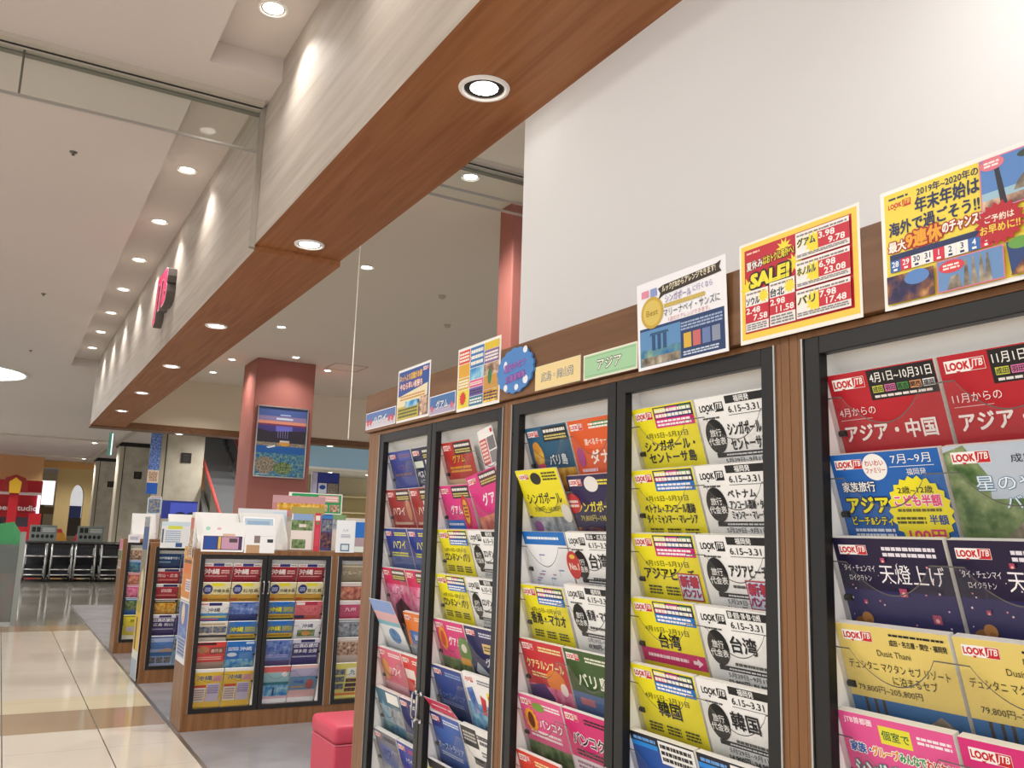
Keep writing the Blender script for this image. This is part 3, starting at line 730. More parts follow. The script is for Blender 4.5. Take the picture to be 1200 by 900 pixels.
put('3', 'R', 4, title('#3c5a2e', 'バリ島', '#eef0dc', v=7.4, h=3.8, w=13, extra=boat), 'dark green Bali brochure')
def bkk(p): p.r(0, 12, 21, 29.7, '#e8dce4'); p.lines(2, 12.6, 19, 15, 2, '#8a6a8a', 4)
put('3', 'R', 5, title('#d42a74', 'バンコク', '#1c1a20', v=7.0, h=3.4, w=13, u=9, oc='#f4eaf0', sub=1.8, extra=bkk), 'magenta Bangkok brochure')
# second frame
put('2', 'L', 0, title('#b8302c', 'グアム', '#e8a83a', v=5.8, h=3.0, sub=2.4, band='#2a1c18', pic=('#d8b89a', 12.5), oc='#5a1410'), 'dark red Guam brochure')
def capsule(p): p.r(0, 11.6, 13, 16.5, '#2a72c8'); p.lines(1, 12.4, 12, 13.6, 1, '#e8f0fa', 3); p.e(15.8, 8.8, 2.6, 5.4, '#c8241e'); p.e(15.8, 8.8, 1.7, 4.0, '#e8b030'); p.lines(14.6, 6.4, 17.0, 11, 4, '#7a1a10', 2)
put('2', 'L', 1, title('#dc3c88', 'グアム', '#fbeef4', v=8.2, h=3.4, u=9, w=8, extra=capsule, band='#2a2426'), 'pink Guam brochure with red capsule sticker')
put('2', 'L', 2, yellow(['ロンドン・パリ'], BL, hs=3.0), 'yellow brochure with black and blue header')
put('2', 'L', 3, yellow(['ロンドン・パリ'], BL, hs=3.0), 'yellow brochure with black and blue header')
def pg(p): p.e(4.6, 6.0, 2.9, 3.8, '#e89a3a'); p.e(4.6, 6.0, 1.6, 2.6, '#c8503a'); p.e(18.6, 8.6, 4.0, 4.4, '#5a8a3a'); p.e(18.4, 7.8, 1.8, 1.4, '#f0ece0'); p.r(14.5, 11, 21, 13.2, '#e0a030')
put('2', 'L', 4, title('#d8407e', 'グアム', '#fbf0f4', v=6.4, h=3.2, u=12.4, w=8, extra=pg, pic=('@forest', 12)), 'pink Guam brochure with green picture')
put('2', 'L', 5, title('#33478c', 'ニューカレドニア', '#8fa6d8', v=9, h=2.4, sub=1.4, pic=('#2c3f78', 11.5), b=0.0), 'plain navy blue brochure')
put('2', 'L', 6, title('#3f62ac', 'オーストラリア', '#dce6f4', v=10.2, h=2.6, w=18, sub=1.4, top=(0, 0, 8.4, 4.6, '#2c3278'), b=0.0), 'royal blue brochure with dark corner')
def yb(p): p.r(0, 3, 9, 6.4, '#e8dc38')
put('2', 'L', 7, title('#26242a', '', '#f0e850', v=7, extra=yb, logo=False, pic=('#e6e4e0', 9)), 'black and yellow brochure', t=None) if False else put('2', 'L', 7, title('#26242a', '', '#f0e850', v=7, extra=yb, logo=False, pic=('#e6e4e0', 9)), 'black and yellow brochure')
p = Print(10, 27, '#f2eeec', 0.001); p.r(0, 3, 4.6, 11, '@pink'); p.r(5, 3, 9.6, 7, '#7a7478'); p.r(5, 7.4, 9.6, 11, '#8a8488'); p.lines(.6, 12.5, 9.4, 15.5, 3, '#8a8a98', 2); p.r(0, 3, 4.4, 10.8, '#c85a5a'); p.lines(.4, 3.4, 4.2, 10.4, 6, '#f0d8d0', 3); p.r(8.2, .8, 9.6, 2.0, '#c83040')
put('2', 'R', 0, p, 'narrow white price leaflet leaning sideways', dy=0.015, dz=0.025, roll=math.radians(-9), dx=0.0, tilt=math.radians(13), name='leaflet')
def tabl(p): p.r(3, 5, 20, 15, '#d8d6d8'); p.lines(3.4, 5.4, 19.6, 14.6, 7, '#3a3a42', 4)
put('2', 'R', 0, title('#f0eeee', '', '#55505a', extra=tabl), 'white timetable brochure behind the leaning leaflet', dx=-0.022, dz=-0.012, dy=-0.016)
def pg2(p): p.r(0, 13.2, 21, 29.7, '@sunset'); p.p([(14, 14), (21, 12), (21, 29), (15, 29)], '#3a3640'); p.r(16.4, 11.0, 21, 17, '#e0cda0')
put('2', 'R', 1, title('#dc3c8a', 'グアム', '#fbeef4', v=8.4, h=4.0, u=13.0, w=12.6, extra=pg2, band='#5a3038', t=0.006), 'pink Guam brochure slumped forward and askew', dx=0.012, dz=0.032, roll=math.radians(-8), dy=0.012, tilt=math.radians(20))
put('2', 'R', 2, white(['ロンドン・パリ'], hs=2.4, price='98,900円~141,900円'), 'white price list with black oval')
put('2', 'R', 3, white(['ロンドン・パリ'], hs=2.4, price='98,900円~141,900円'), 'white price list with black oval')
def ng(p): p.r(9.8, 4.6, 20.4, 7.6, '#d8bf80'); p.lines(10.4, 5.2, 19.8, 7.0, 2, '#5a4420', 3); p.p([(4, 11), (12, 15), (10, 18), (2, 14)], '#c8d0d8'); p.r(0, 14.6, 21, 29.7, '#3a3c44'); p.lines(12, 13, 20, 16, 2, '#c8ccd8', 5)
put('2', 'R', 4, title('#25265a', 'グアム', '#d8daf0', v=10.4, h=3.2, u=14.5, w=10, extra=ng), 'navy Guam brochure with gold strip')
def fish(p):
    p.r(0, 9, 21, 29.7, '@sea'); p.p([(1, 5), (5, 4), (7, 12), (3, 13)], '@blue'); p.p([(9, 6), (12, 7), (11, 12), (8.5, 12)], '#c83a3a'); p.r(13.4, 4.6, 20.8, 15, '#f0dc3a'); p.lines(14, 5.2, 20.2, 14.4, 5, '#d8602a', 3); p.r(8, 15.5, 21, 29.7, '#7a2a58')
put('2', 'R', 5, title('#f0eeee', '', '#7a7a86', extra=fish), 'white brochure with blue fish and yellow panel', dz=0.008)
def mono(p): p.r(0, 0.2, 10, 6, '#3a3836'); p.lines(1, 1.4, 9, 4.6, 3, '#c8c4c0', 2); p.lines(11, 1, 20, 4.5, 2, '#55525a', 7); p.r(5, 9, 21, 11.2, '#3c3a3c'); p.t('アジアビーチ', 11, 14, 2.4, '#55525a', w=16, al='c'); p.lines(11, 6, 20, 8, 2, '#7a7880', 7)
put('2', 'R', 6, title('#ecebe8', '', '#55525a', extra=mono, logo=False, t=0.016), 'black and white brochure')
p = Print(18, 5.2, '#d02a58', 0.001); p.lines(3, 2.0, 14, 3.0, 1, '#fbe8ee', 3); p.p([(14.6, 2.2), (16, 2.2), (16, 1.8), (17, 2.6), (16, 3.4), (16, 3.0), (14.6, 3.0)], '#fbe8ee')
place(p, 'shelf_card', 'red shelf card with white arrow in second tall frame', (WALLX - 0.006, 2.585, 0.938), RZ, None, math.radians(40), cat='card')
# leftmost frame
put('1', 'L', 0, title('#3b4590', 'ハワイ', '#8a6a7a', v=6.2, h=2.6, w=10, b=0.0, sub=3.0, extra=lambda p: p.r(0, 10, 21, 29.7, '#4a58a4'), top=(9, .6, 20, 3.6, '#4a5ab0')), 'blue violet brochure')
def nv(p): p.r(0.6, 4.8, 8, 7.2, '#d8e0d0'); p.r(10, 4.6, 20.4, 7.0, '#e8e8ee'); p.t('ハワイ・ワイキキ', 11, 12.2, 1.9, '#e4e6f0', w=17, al='c'); p.lines(3, 13.2, 20, 14.8, 1, '#c8cce0', 8)
put('1', 'R', 0, title('#22264c', 'ベスト・ハワイ', '#f0f0f6', v=9.6, h=3.0, w=18, extra=nv, band='#2c2a2c'), 'navy Hawaii brochure with white lettering')
def fr(p): p.e(17.6, 7.8, 2.0, 4.0, '#c8906a'); p.lines(2, 12.0, 19, 13.6, 1, '#e0c0a8', 4)
put('1', 'L', 1, title('#a03232', 'ハワイ', '#f2e4d8', v=8.2, h=3.6, u=8, w=11, extra=fr, band='#3a2a26', t=0.014), 'dark red Hawaii brochure')
put('1', 'R', 1, title('#a03232', 'ハワイ', '#f2e4d8', v=8.2, h=3.8, u=10, w=12, extra=lambda p: (p.r(10, 4.6, 20.4, 7.0, '#ead8d0'), p.lines(2, 12.0, 19, 13.6, 1, '#e0c0a8', 4)), band='#3a2a26', t=0.014), 'dark red Hawaii brochure with white strip')
for sd in 'LR':
    put('1', sd, 2, title('#2c3c90', 'ハワイ', '#e6e45a', v=6.0, h=3.6, u=11.5, w=12, sub=1.8, pic=('#56659c', 10), t=0.012), 'blue Hawaii brochure with yellow lettering')
    put('1', sd, 3, title('#d0305e', 'ハワイ', '#f6d8e4', v=8.0, h=3.4, w=11, u=11 if sd == 'L' else 12, band='#55463c', pic=('@pink', 6.0), extra=lambda p: p.p([(5, 14), (12, 11), (21, 16), (21, 29), (3, 29)], '@night'), t=0.012), 'crimson Hawaii brochure with photo')
p = cover('#b8c8dc', 0.002); p.r(0, 0, 21, 4.8, '#7f9cd4'); p.r(0, 4.8, 21, 8.4, '#d8aab0'); p.r(0, 8.4, 21, 10, '#7ab4c4'); p.r(0, 10, 21, 22, '#dcdfe2'); p.e(12, 14, 5, 3, '#5a86b8'); p.t('冬', 12, 12.8, 3, '#3a4a8c', al='c'); p.r(0, 22, 21, 26, '#b8a8a0'); p.r(9, 24.5, 21, 29.7, '#b0707a')
put('1', 'L', 4, p, 'pale blue leaflet poking out over the frame', dx=0.045, dz=0.030, tilt=math.radians(27), name='leaflet')
def og(p): p.r(0, 11.6, 21, 29.7, '@grey'); p.r(2.6, 6.4, 11.6, 11.4, '#4a74b4'); p.t('W', 7.2, 9.0, 3.6, '#e0ecf6', al='c')
put('1', 'R', 4, title('#e07a34', '', '#f6dcc4', extra=og, t=0.014), 'orange brochure with blue patch')
put('1', 'L', 5, title('#d86a80', 'ハワイ', '#f6e8e4', v=8, h=3.6, u=12, w=11, extra=lambda p: (p.e(4, 8, 3, 4, '#d89a5a'), p.r(0, 12.6, 21, 29.7, '#e4b4bc')), t=0.014), 'rose pink Hawaii brochure')
put('1', 'R', 5, title('#cf3a34', 'ハワイ', '#f8ece4', v=9.6, h=3.6, u=13, w=13, extra=lambda p: (p.r(1, 5, 9, 8.4, '#e8dcd4'), p.r(0, 13, 21, 29.7, '#33408c')), t=0.016), 'bright red Hawaii brochure')
put('1', 'L', 6, title('#4f7488', '', '#dfe8ea', extra=lambda p: (p.r(9, .6, 20, 4.4, '#eceae6'), p.p([(4, 4), (10, 12), (2, 14)], '#8cb0c4'), p.r(0, 12, 21, 29.7, '@reef')), logo=False, pic=('@grey', 6), t=0.016), 'slate blue photo brochure')
put('1', 'R', 6, title('#272c68', 'ハワイ', '#f0f2f8', v=8.2, h=4.0, u=13, w=13, pic=('@grey', 12.5), t=0.016), 'indigo Hawaii brochure with white lettering')
put('1', 'L', 7, title('#7a7a84', 'ハワイ', '#3a3444', v=7.4, h=3.2, u=11, w=10, pic=('@grey', 10), top=(3, 5, 18, 12, '#6a74a8'), t=0.018), 'grey brochure with dark lettering')
put('1', 'R', 7, title('#3a4298', 'HAWAII', '#d04468', v=9.6, h=3.2, w=14, extra=lambda p: p.t('ハワイ', 8, 5.6, 2, '#e8ecf6', al='c'), t=0.018), 'violet blue brochure with red lettering')
# rightmost frame
put('5', 'L', 0, asia_red('4月からの', '4月1日~10月31日', 'アジア・中国'), 'red Asia and China brochure from April')
put('5', 'R', 0, asia_red('11月からの', '11月1日~3月31日', 'アジア・中国'), 'red Asia brochure from November')
put('5', 'L', 1, family(), 'blue family Asia brochure with yellow burst')
put('5', 'R', 1, bali(), 'Bali villa photo brochure')
put('5', 'L', 2, lantern(), 'midnight purple lantern festival brochure')
put('5', 'R', 2, lantern(), 'midnight purple lantern festival brochure')
put('5', 'L', 3, cebu(), 'cream Cebu resort brochure')
put('5', 'R', 3, cebu(), 'cream Cebu resort brochure')
put('5', 'L', 4, sing_pink(), 'pink Singapore group brochure')
put('5', 'R', 4, magenta_dots(), 'magenta brochure with dotted circle')
# ---------------------------------------------------------------- signs and posters on the header board
HX = 1.2235
def header(p, name, label, yc, ztop, cat='poster', tilt=0.0, dx=0.0, roll=0.0, group=None): return place(p, name, label, (HX - dx, yc, ztop), RZ, group, tilt, cat=cat, roll=roll)
p = Print(29.2, 20.4, '#f6f4ef', 0.001)
p.r(.7, .7, 28.6, 19.7, '#f0d84e'); p.lines(1.6, 1.4, 5.4, 2.0, 1, '#3a3a50', 2); p.logo(1.3, 2.3, 4.4, ink='#d0302c', bg='#f0d84e')
p.t('2019年~2020年の', 6.8, 1.9, 1.5, '#26305c', w=10.4); p.t('年末年始は', 6.4, 4.1, 2.8, '#26305c', w=10.8, b=.03); p.t('海外で過ごそう!!', 1.5, 7.0, 2.5, '#26305c', w=15.6, b=.03)
p.t('最大', 1.3, 10.0, 1.9, '#f6eee0', w=3.2, oc='#a81e24', ow=.1, b=.04); p.t('9連休', 4.6, 9.6, 2.9, '#f0a830', w=6.2, oc='#a81e24', ow=.09, b=.05); p.t('のチャンス!!', 11.0, 9.4, 2.0, '#f6eee0', w=6.6, oc='#a81e24', ow=.1, b=.04)
p.r(1.5, 11.3, 19.2, 12.3, '#26305c')
for i, (s, c, tc) in enumerate((('28', '#3a6ab0', '#fff'), ('29', '#d8304a', '#fff'), ('30', '#f4f2ee', '#26305c'), ('31', '#f4f2ee', '#26305c'), ('1', '#d8304a', '#fff'), ('2', '#f4f2ee', '#26305c'), ('3', '#f4f2ee', '#26305c'), ('4', '#3a6ab0', '#fff'), ('5', '#d8304a', '#fff'))):
    tc = '#fbfbf8' if tc == '#fff' else tc
    p.r(1.5 + i * 1.95, 12.3, 3.4 + i * 1.95, 14.3, c); p.t(s, 2.45 + i * 1.95, 13.0, 1.3, tc, al='c', b=.02); p.r(2.1 + i * 1.95, 13.75, 2.8 + i * 1.95, 14.1, tc)
p.r(17.6, .9, 28.6, 9.0, '#d87a98'); p.r(17.8, 1.1, 28.6, 8.8, '#5a86c4'); p.r(17.8, 6.2, 28.6, 7.4, '#9cc0d0'); p.r(17.8, 7.4, 28.6, 8.8, '@people'); p.p([(23.2, 5.8), (25, 4.0), (28.6, 3.8), (28.6, 7), (22.6, 7)], '@stone'); p.p([(19.8, 2.0), (20.5, 2.0), (21.6, 8.6), (20.6, 8.6)], '#2c2c38'); p.p([(24.6, 1.1), (25.1, 1.1), (28.2, 8), (27.6, 8)], '#2c2a34'); p.e(26, 1.9, 2.6, .7, '#3a4a40'); p.e(19.6, 1.9, 1.9, 1.0, '#e07a88'); p.lines(18.4, 1.4, 20.8, 2.4, 2, '#fbe8e8', 3)
p.star(20.2, 11.2, 3.4, 2.7, 18, '#b82230', sx=1.15); p.t('ご予約は', 20.2, 10.3, 1.2, '#f4ecd8', w=4.4, al='c'); p.t('お早めに!!', 20.2, 11.9, 1.5, '#f2d84a', w=6, al='c')
p.r(24.2, 10.4, 28.6, 13.2, '#26305c'); p.t('ご予約', 26.4, 12.3, 1.3, '#f4f2ee', al='c', w=3.8); p.t('JTB', 26.4, 9.6, 1.3, '#e06a2a', al='c', b=.04)
p.r(1.0, 15.0, 9.4, 19.6, '@night'); p.e(6.4, 16.0, 2.2, 1.2, '#5a86c4'); p.r(9.9, 14.6, 20.6, 19.7, '#d87a98'); p.r(10.1, 14.8, 20.4, 19.5, '#6a90c0'); p.p([(11.5, 19.5), (12.2, 17.5), (13.4, 17.3), (14, 19.5)], '@stone')
for u in (14.2, 15.4, 16.6, 17.6): p.p([(u, 19.5), (u + .35, 15.2), (u + .6, 15.2), (u + 1.1, 19.5)], '@stone')
p.e(12.4, 15.9, 2.1, 1.0, '#d8404a'); p.lines(11.0, 15.4, 13.8, 16.4, 2, '#fbe8e0', 3); p.p([(21, 14.6), (28.6, 14.2), (28.6, 19.6), (21.6, 19.6)], '#2c4478'); p.p([(21.4, 19.6), (24, 16.8), (28.6, 15.6), (28.6, 19.6)], '@night'); p.e(23, 15.0, 1.7, .9, '#6aa04a')
header(p, 'poster', 'yellow year-end holiday poster with dates and beach photo at far right', 0.768, 2.036)
p = Print(28.6, 20.4, '#f2efe6', 0.001)
p.r(.5, .5, 28.1, 19.6, '#f2cf52'); p.r(1.4, 1.5, 27.0, 18.4, '#c02236'); p.lines(2, 2.0, 5.5, 2.6, 1, '#f0c8b8', 2)
p.star(11.6, 3.4, 2.0, 1.0, 10, '#f0dc3a'); p.star(2.4, 9.4, 2.4, 1.2, 10, '#f0dc3a'); p.star(14, 7.0, 2.0, 1.0, 10, '#f0dc3a')
p.t('夏休み', 2.0, 5.0, 1.9, '#f6f0ea', w=4.2, oc='#3a1a1e', ow=.05, ang=-.05); p.t('はおトクに', 6.4, 4.7, 1.9, '#f0dc3a', w=4.4, oc='#3a1a1e', ow=.06, ang=-.05); p.t('海外へ!', 10.9, 4.5, 1.8, '#f0dc3a', w=3.2, oc='#3a1a1e', ow=.06, ang=-.05)
p.t('SALE!', 3.2, 8.2, 3.6, '#f2e23a', w=9.6, oc='#262420', ow=.10, b=.07, sk=.1, ang=-.03)
def cell(u0, v0, u1, v1, nm, a, b_, side):
    p.r(u0, v0, u1, v1, '#f0ece8'); p.lines(u0 + .3, v0 + .3, u1 - .4, v0 + .9, 1, '#8a7a7a', 3)
    if side:
        p.star(u0 + 4.2, v0 + 2.6, 2.2, 1.4, 12, '#f0dc3a'); p.t(nm, u0 + .4, v0 + 2.0, 1.7, '#203040', w=4.2, oc='#f0e46a', ow=.05, b=.04)
        p.r(u0 + 5.2, v0 + 1.0, u1, v0 + 4.0, '#c8283a'); p.t(a, u0 + 5.4, v0 + 1.8, 1.6, '#f8f0ec', w=5.0, b=.03); p.t(b_, u1 - .9, v0 + 3.2, 1.6, '#f8f0ec', w=4.6, al='r', b=.03); p.lines(u0 + .3, v0 + 4.2, u1 - .3, v1 - .3, 2, '#8a8488', 5)
    else:
        p.star(u1 - 1.2, v0 + 1.6, 1.5, .9, 10, '#f0dc3a'); p.t(nm, u0 + .2, v0 + 2.1, 1.7, '#203040', w=3.4, b=.04); p.r(u0, v0 + 3.1, u1, v0 + 6.4, '#c8283a'); p.t(a, u0 + .2, v0 + 4.0, 1.6, '#f8f0ec', w=4.2, b=.03); p.t(b_, u1 - .3, v0 + 5.5, 1.6, '#f8f0ec', w=4.6, al='r', b=.03); p.lines(u0 + .3, v0 + 6.6, u1 - .3, v1 - .2, 3, '#8a8488', 5)
cell(1.7, 10.0, 7.6, 18.1, 'ソウル', '2.48', '7.58', False); cell(8.0, 9.6, 14.2, 18.1, '台北', '2.98', '11.58', False)
cell(14.7, 1.8, 26.7, 6.9, 'グアム', '3.98', '9.78', True); cell(14.7, 7.3, 26.7, 12.4, 'ホノルル', '6.98', '23.08', True); cell(14.7, 12.8, 26.7, 18.1, 'バリ', '7.98', '17.48', True)
header(p, 'poster', 'red and yellow SALE poster listing prices', 1.1, 2.036)
p = Print(28.8, 20.0, '#f1f0f4', 0.001)
p.r(.8, 10.6, 28.0, 19.3, '#28406e'); p.r(.8, 11.2, 14.6, 19.3, '#5f8fc0'); p.r(.8, 15.6, 14.6, 19.3, '@reef')
for u in (5.0, 6.9, 8.8): p.r(u, 12.6, u + 1.2, 16.0, '#2c5078')
p.p([(4.2, 12.6), (4.6, 12.0), (10.4, 12.0), (10.9, 12.6)], '#33587e'); p.r(1.4, 17.4, 14.4, 19.2, '@stone')
p.lines(14.8, 11.4, 27.6, 13.4, 3, '#9fb0d0', 4)
for i, c in enumerate(('#d8b040', '#c86a6a', '#6a80b0', '#8a94a8')): p.r(15.6 + i * 2.9, 14.0, 18.0 + i * 2.9, 17.2, c)
p.lines(15.4, 17.8, 26.4, 18.9, 2, '#c8d4e8', 5)
p.p([(7.6, 2.4), (9.4, 1.9), (26.2, 1.3), (27.6, .9), (27.0, 2.2), (27.7, 3.2), (26.2, 3.3), (9.4, 4.2), (7.6, 4.9), (8.4, 3.6)], '#3a3028'); p.t('ルックJTBからアレンジできます!', 9.0, 2.9, 1.6, '#f0e6c8', w=17, ang=-.045)
p.e(5.4, 7.4, 3.9, 3.6, '#c8a640', 22); p.e(5.4, 7.4, 3.1, 2.9, '#d8bf62', 22); p.t('Best', 5.4, 7.4, 1.9, '#a4842a', al='c', w=4); p.r(1.8, 2.0, 4.4, 3.6, '#e090a8'); p.r(5.0, 2.0, 7.2, 3.8, '#8a9ad0')
p.t('シンガポール', 10.0, 5.2, 1.9, '#8a78b0', w=8.4, b=.01); p.t('に行くなら', 19, 4.9, 1.5, '#8a78b0', w=6, b=0.0); p.r(9.6, 6.3, 22.6, 7.2, '#c8b05a'); p.t('マリーナベイ・サンズに', 9.4, 8.3, 2.0, '#2c3448', w=17.6, b=.0); p.t('1泊だけアレンジできます。', 11.0, 10.0, 1.1, '#c86a80', w=13, b=0.0)
header(p, 'poster', 'white and navy poster with gold seal and three-tower hotel by the bay', 1.415, 2.026, dx=0.012, tilt=math.radians(2))
p = Print(21.8, 6.4, '#e8e4d4', 0.006); p.r(.4, .4, 21.4, 6.0, '#a4cfa4'); p.r(.9, .8, 20.9, .9, '#6a946a'); p.r(.9, 5.5, 20.9, 5.6, '#6a946a'); p.t('アジア', 10.8, 3.2, 3.0, '#f2f4ea', w=9.6, al='c', oc='#3a4a3a', ow=.06, b=0.02)
header(p, 'sign', 'green sign reading Asia in white katakana', 1.679, 1.901, 'sign', group='region signs on the header board')
p = Print(21.8, 6.6, '#e8d8a8', 0.006); p.r(.3, .3, 21.5, 6.3, '#ecd49a'); p.t('広島・岡山発', 10.9, 3.3, 2.6, '#f4ead0', w=15.5, al='c', oc='#3a3a34', ow=.05, b=0.0)
header(p, 'sign', 'cream sign reading Hiroshima and Okayama departures', 1.911, 1.907, 'sign', group='region signs on the header board')
mb = MB(); N_ = 17; o_ = []
for i in range(N_ * 4):
    a = 2 * PI * i / (N_ * 4); rr = 1 + 0.07 * abs(math.sin(a * N_ / 2))
    o_.append((0.098 * rr * math.cos(a), 0.062 * rr * math.sin(a)))
p = Print(1, 1, '#4f7fc0', 0.001); p.mb = MB(); p.w, p.h, p.k = 0, 0, 0
p.mb.prism(o_, 0, 0.006, mat('#4f86c8')); 
for u, v, ru, rv in ((-5.4, -2.0, 1.0, 1.3), (5.6, -5.2, 1.2, 1.0), (6.0, 3.4, 1.4, 1.2), (-5.0, 4.6, 1.1, 1.0), (1.2, 5.0, 1.1, .9)): p.e(u, v, ru, rv, '#e8ecf2', 14)
p.t('星空のなつ', 0, -1.4, 2.4, '#b46ab8', w=12, al='c', oc='#3a54a0', ow=.05, ang=-.08); p.t('北海道特集', 0.4, 2.0, 2.2, '#b46ab8', w=11, al='c', oc='#3a54a0', ow=.05, ang=-.08)
o = p.mb.build('sign', loc=(HX - 0.002, 2.122, 1.914), rot=(0, 0, RZ)); o.location.x = HX - 0.007
tag(o, 'blue cloud-shaped sign with purple lettering and white dots', 'sign', 'region signs on the header board')
p = Print(28.2, 20.4, '#f3f1ec', 0.001)
cells = [(0.8, .9, 8.4, 5.2, '#d84a3a'), (.8, 5.4, 8.4, 9.6, '#e0a83a'), (.8, 9.8, 8.4, 13.6, '#d8b040'), (.8, 13.8, 8.4, 19.4, '#e8d44a'), (8.8, .9, 17.8, 7.4, '#3f78b4'), (8.8, 7.6, 17.8, 11.2, '@sea'), (8.8, 11.4, 17.8, 13.6, '#d85a8a'), (8.8, 13.8, 17.8, 16.4, '#6a5aa0'), (8.8, 16.6, 17.8, 19.4, '#3a7a98'), (18.2, .9, 27.4, 3.2, '#e0c23a'), (18.2, 3.4, 27.4, 7.4, '#8a6a9a'), (18.2, 7.6, 27.4, 11.0, '@people'), (18.2, 11.2, 27.4, 15.4, '#c8944a'), (18.2, 15.6, 27.4, 19.4, '@gold')]
for i, q in enumerate(cells):
    p.r(*q)
    if i in (0, 2, 4, 6, 7, 8, 10, 13): p.lines(q[0] + .5, q[1] + .5, q[2] - .5, q[3] - .5, 2 if q[3] - q[1] < 3 else 3, ('#f4f0e4', '#3a2a4a')[i % 2], i + 2)
p.e(22, 11.6, 1.2, 2.4, '#3a7a4a'); p.star(4.4, 16.4, 2.4, 1.5, 12, '#d83a3a')
header(p, 'poster', 'multicoloured patchwork travel poster left of the blue cloud sign', 2.361, 2.037)
p = Print(19.8, 6.6, '#eceaf0', 0.005); p.r(.3, .3, 19.5, 4.8, '#4a74ac'); p.r(.3, 4.2, 19.5, 6.3, '#b0a8c4'); p.t('グアム', 9.8, 3.4, 3.2, '#f2f4f8', w=9.0, al='c', oc='#3a5078', ow=.05)
for u in (2.2, 17.4): p.star(u, 4.4, 1.5, .8, 5, '#d86a78')
header(p, 'sign', 'blue sign reading Guam with pink flowers', 2.611, 1.908, 'sign', group='region signs on the header board')
p = Print(28.6, 19.6, '#f3f2f0', 0.001); p.r(.9, .9, 27.7, 18.7, '#3556a0')
p.t('ネットより店頭がお得', 1.6, 3.4, 2.6, '#f0d84a', w=20, oc='#a83a6a', ow=.06); p.t('今なら早い者勝ち', 2.2, 6.6, 2.6, '#f2ead8', w=20, oc='#c84a6a', ow=.06); p.logo(22.6, 1.6, 4.4)
p.p([(.9, 10.2), (27, 7.6), (27, 11.8), (.9, 14.6)], '#e8dcb8'); p.lines(3, 9.9, 25, 11.9, 2, '#c88a3a', 3); p.r(.9, 14, 20, 18.7, '#c8b04a'); p.lines(2, 14.6, 19, 18.2, 3, '#3a5a3a', 6); p.r(8, 12.4, 19, 14.6, '@sea'); p.r(20.6, 12, 27.7, 18.7, '@people')
header(p, 'poster', 'blue travel poster with slanted cream banner near the rack end', 2.858, 2.041)
p = Print(30.6, 6.6, '#eceaf0', 0.005); p.r(.3, .3, 30.3, 3.6, '#5a78b4'); p.r(.3, 3.6, 30.3, 6.3, '#d0ccd8'); p.t('ハワイ', 15, 3.4, 3.6, '#f4f6fa', w=13, al='c', oc='#46587c', ow=.05)
for u in (2.6, 5.6, 24.6, 27.8): p.star(u, 4.0, 1.7, .9, 5, '#d84a50')
header(p, 'sign', 'blue sign reading Hawaii with red flowers at the rack end', 3.165, 1.914, 'sign', group='region signs on the header board')
# ---------------------------------------------------------------- island racks
IROWS = [1.190, 1.047, 0.904, 0.762, 0.619, 0.425]
IG = 'brochures in the low island racks'
def island(y, label, doors, width, depth):
    # doors given by real X; front at Y = y
    return rack('brochure_rack', label, (1.27, y, 0), 0, width, depth, 1.285, [(a - 1.27, b - 1.27, h) for a, b, h in doors], [(d - 1.27, e - 1.27) for d, e in ISTILES],
                0.12, 1.25, IROWS, 'low island brochure racks', top=True, zh=0.97, back=0.15)
D3 = [(1.315, 1.808, 'r'), (1.812, 2.31, 'l'), (2.372, 2.87, 'r')]
ISTILES = [(1.27, 1.31), (2.315, 2.368), (2.874, 2.92)]
island(6.87, 'low brown island rack nearest, full of Okinawa brochures', D3, 1.65, 0.42)
island(9.05, 'low brown island rack second in the row, beside the tall photo banner', D3, 1.65, 0.42)
island(11.2, 'low brown island rack farthest in the row', D3, 1.65, 0.42)
IN = {6.87: 'near island rack', 9.05: 'middle island rack', 11.2: 'far island rack'}
CN = ['first', 'second', 'third', 'fourth', 'fifth']
def iput(y, col, row, p, look, dz=0.0):
    x = [1.315 + .030 + .105, 1.315 + .030 + .322, 1.812 + .030 + .107, 1.812 + .030 + .324, 2.372 + .030 + .107][col]
    return place(p, 'brochure', '%s, %s pocket of %s column, %s' % (look, RN[row] if row < 5 else 'lowest', CN[col], IN[y]), (x, y + 0.021, IROWS[row] - 0.004 + dz), 0, IG)
def oki_red():
    p = cover('#a82030', 0.012); p.r(0, 0, 21, 2.6, '#e8e4e0'); p.r(7, .2, 15, 2.4, '#33307c'); p.lines(1, .7, 6, 2, 1, '#b83a4a', 2); p.lines(15.6, .7, 20, 2, 1, '#55505a', 3)
    p.t('沖縄', 1.2, 6.6, 4.6, '#f6f0ec', w=11, b=.03); p.lines(13.4, 5, 19.6, 8.4, 2, '#f0d0c8', 4); p.lines(2, 9.6, 18, 10.6, 1, '#f0c8c0', 5); return p
def oki_yel(s):
    p = cover('#e8c840', 0.012); p.r(0, 0, 21, 9.2, '#e9dfae'); p.r(7, .4, 16, 2.8, '#ece23a'); p.e(4.6, 5.2, 3.5, 3.8, '#2e3a80'); p.lines(2.4, 3.6, 6.8, 7, 3, '#c8d0ec', 3)
    p.t(s, 8.6, 6.4, 3.0, INK, w=11.8, b=.02); p.r(0, 9.2, 21, 29.7, '#d8a838'); p.r(0, 12, 5.5, 14, '#d0602a'); p.lines(6, 12.4, 20, 13.6, 1, '#7a5a20', 4); return p
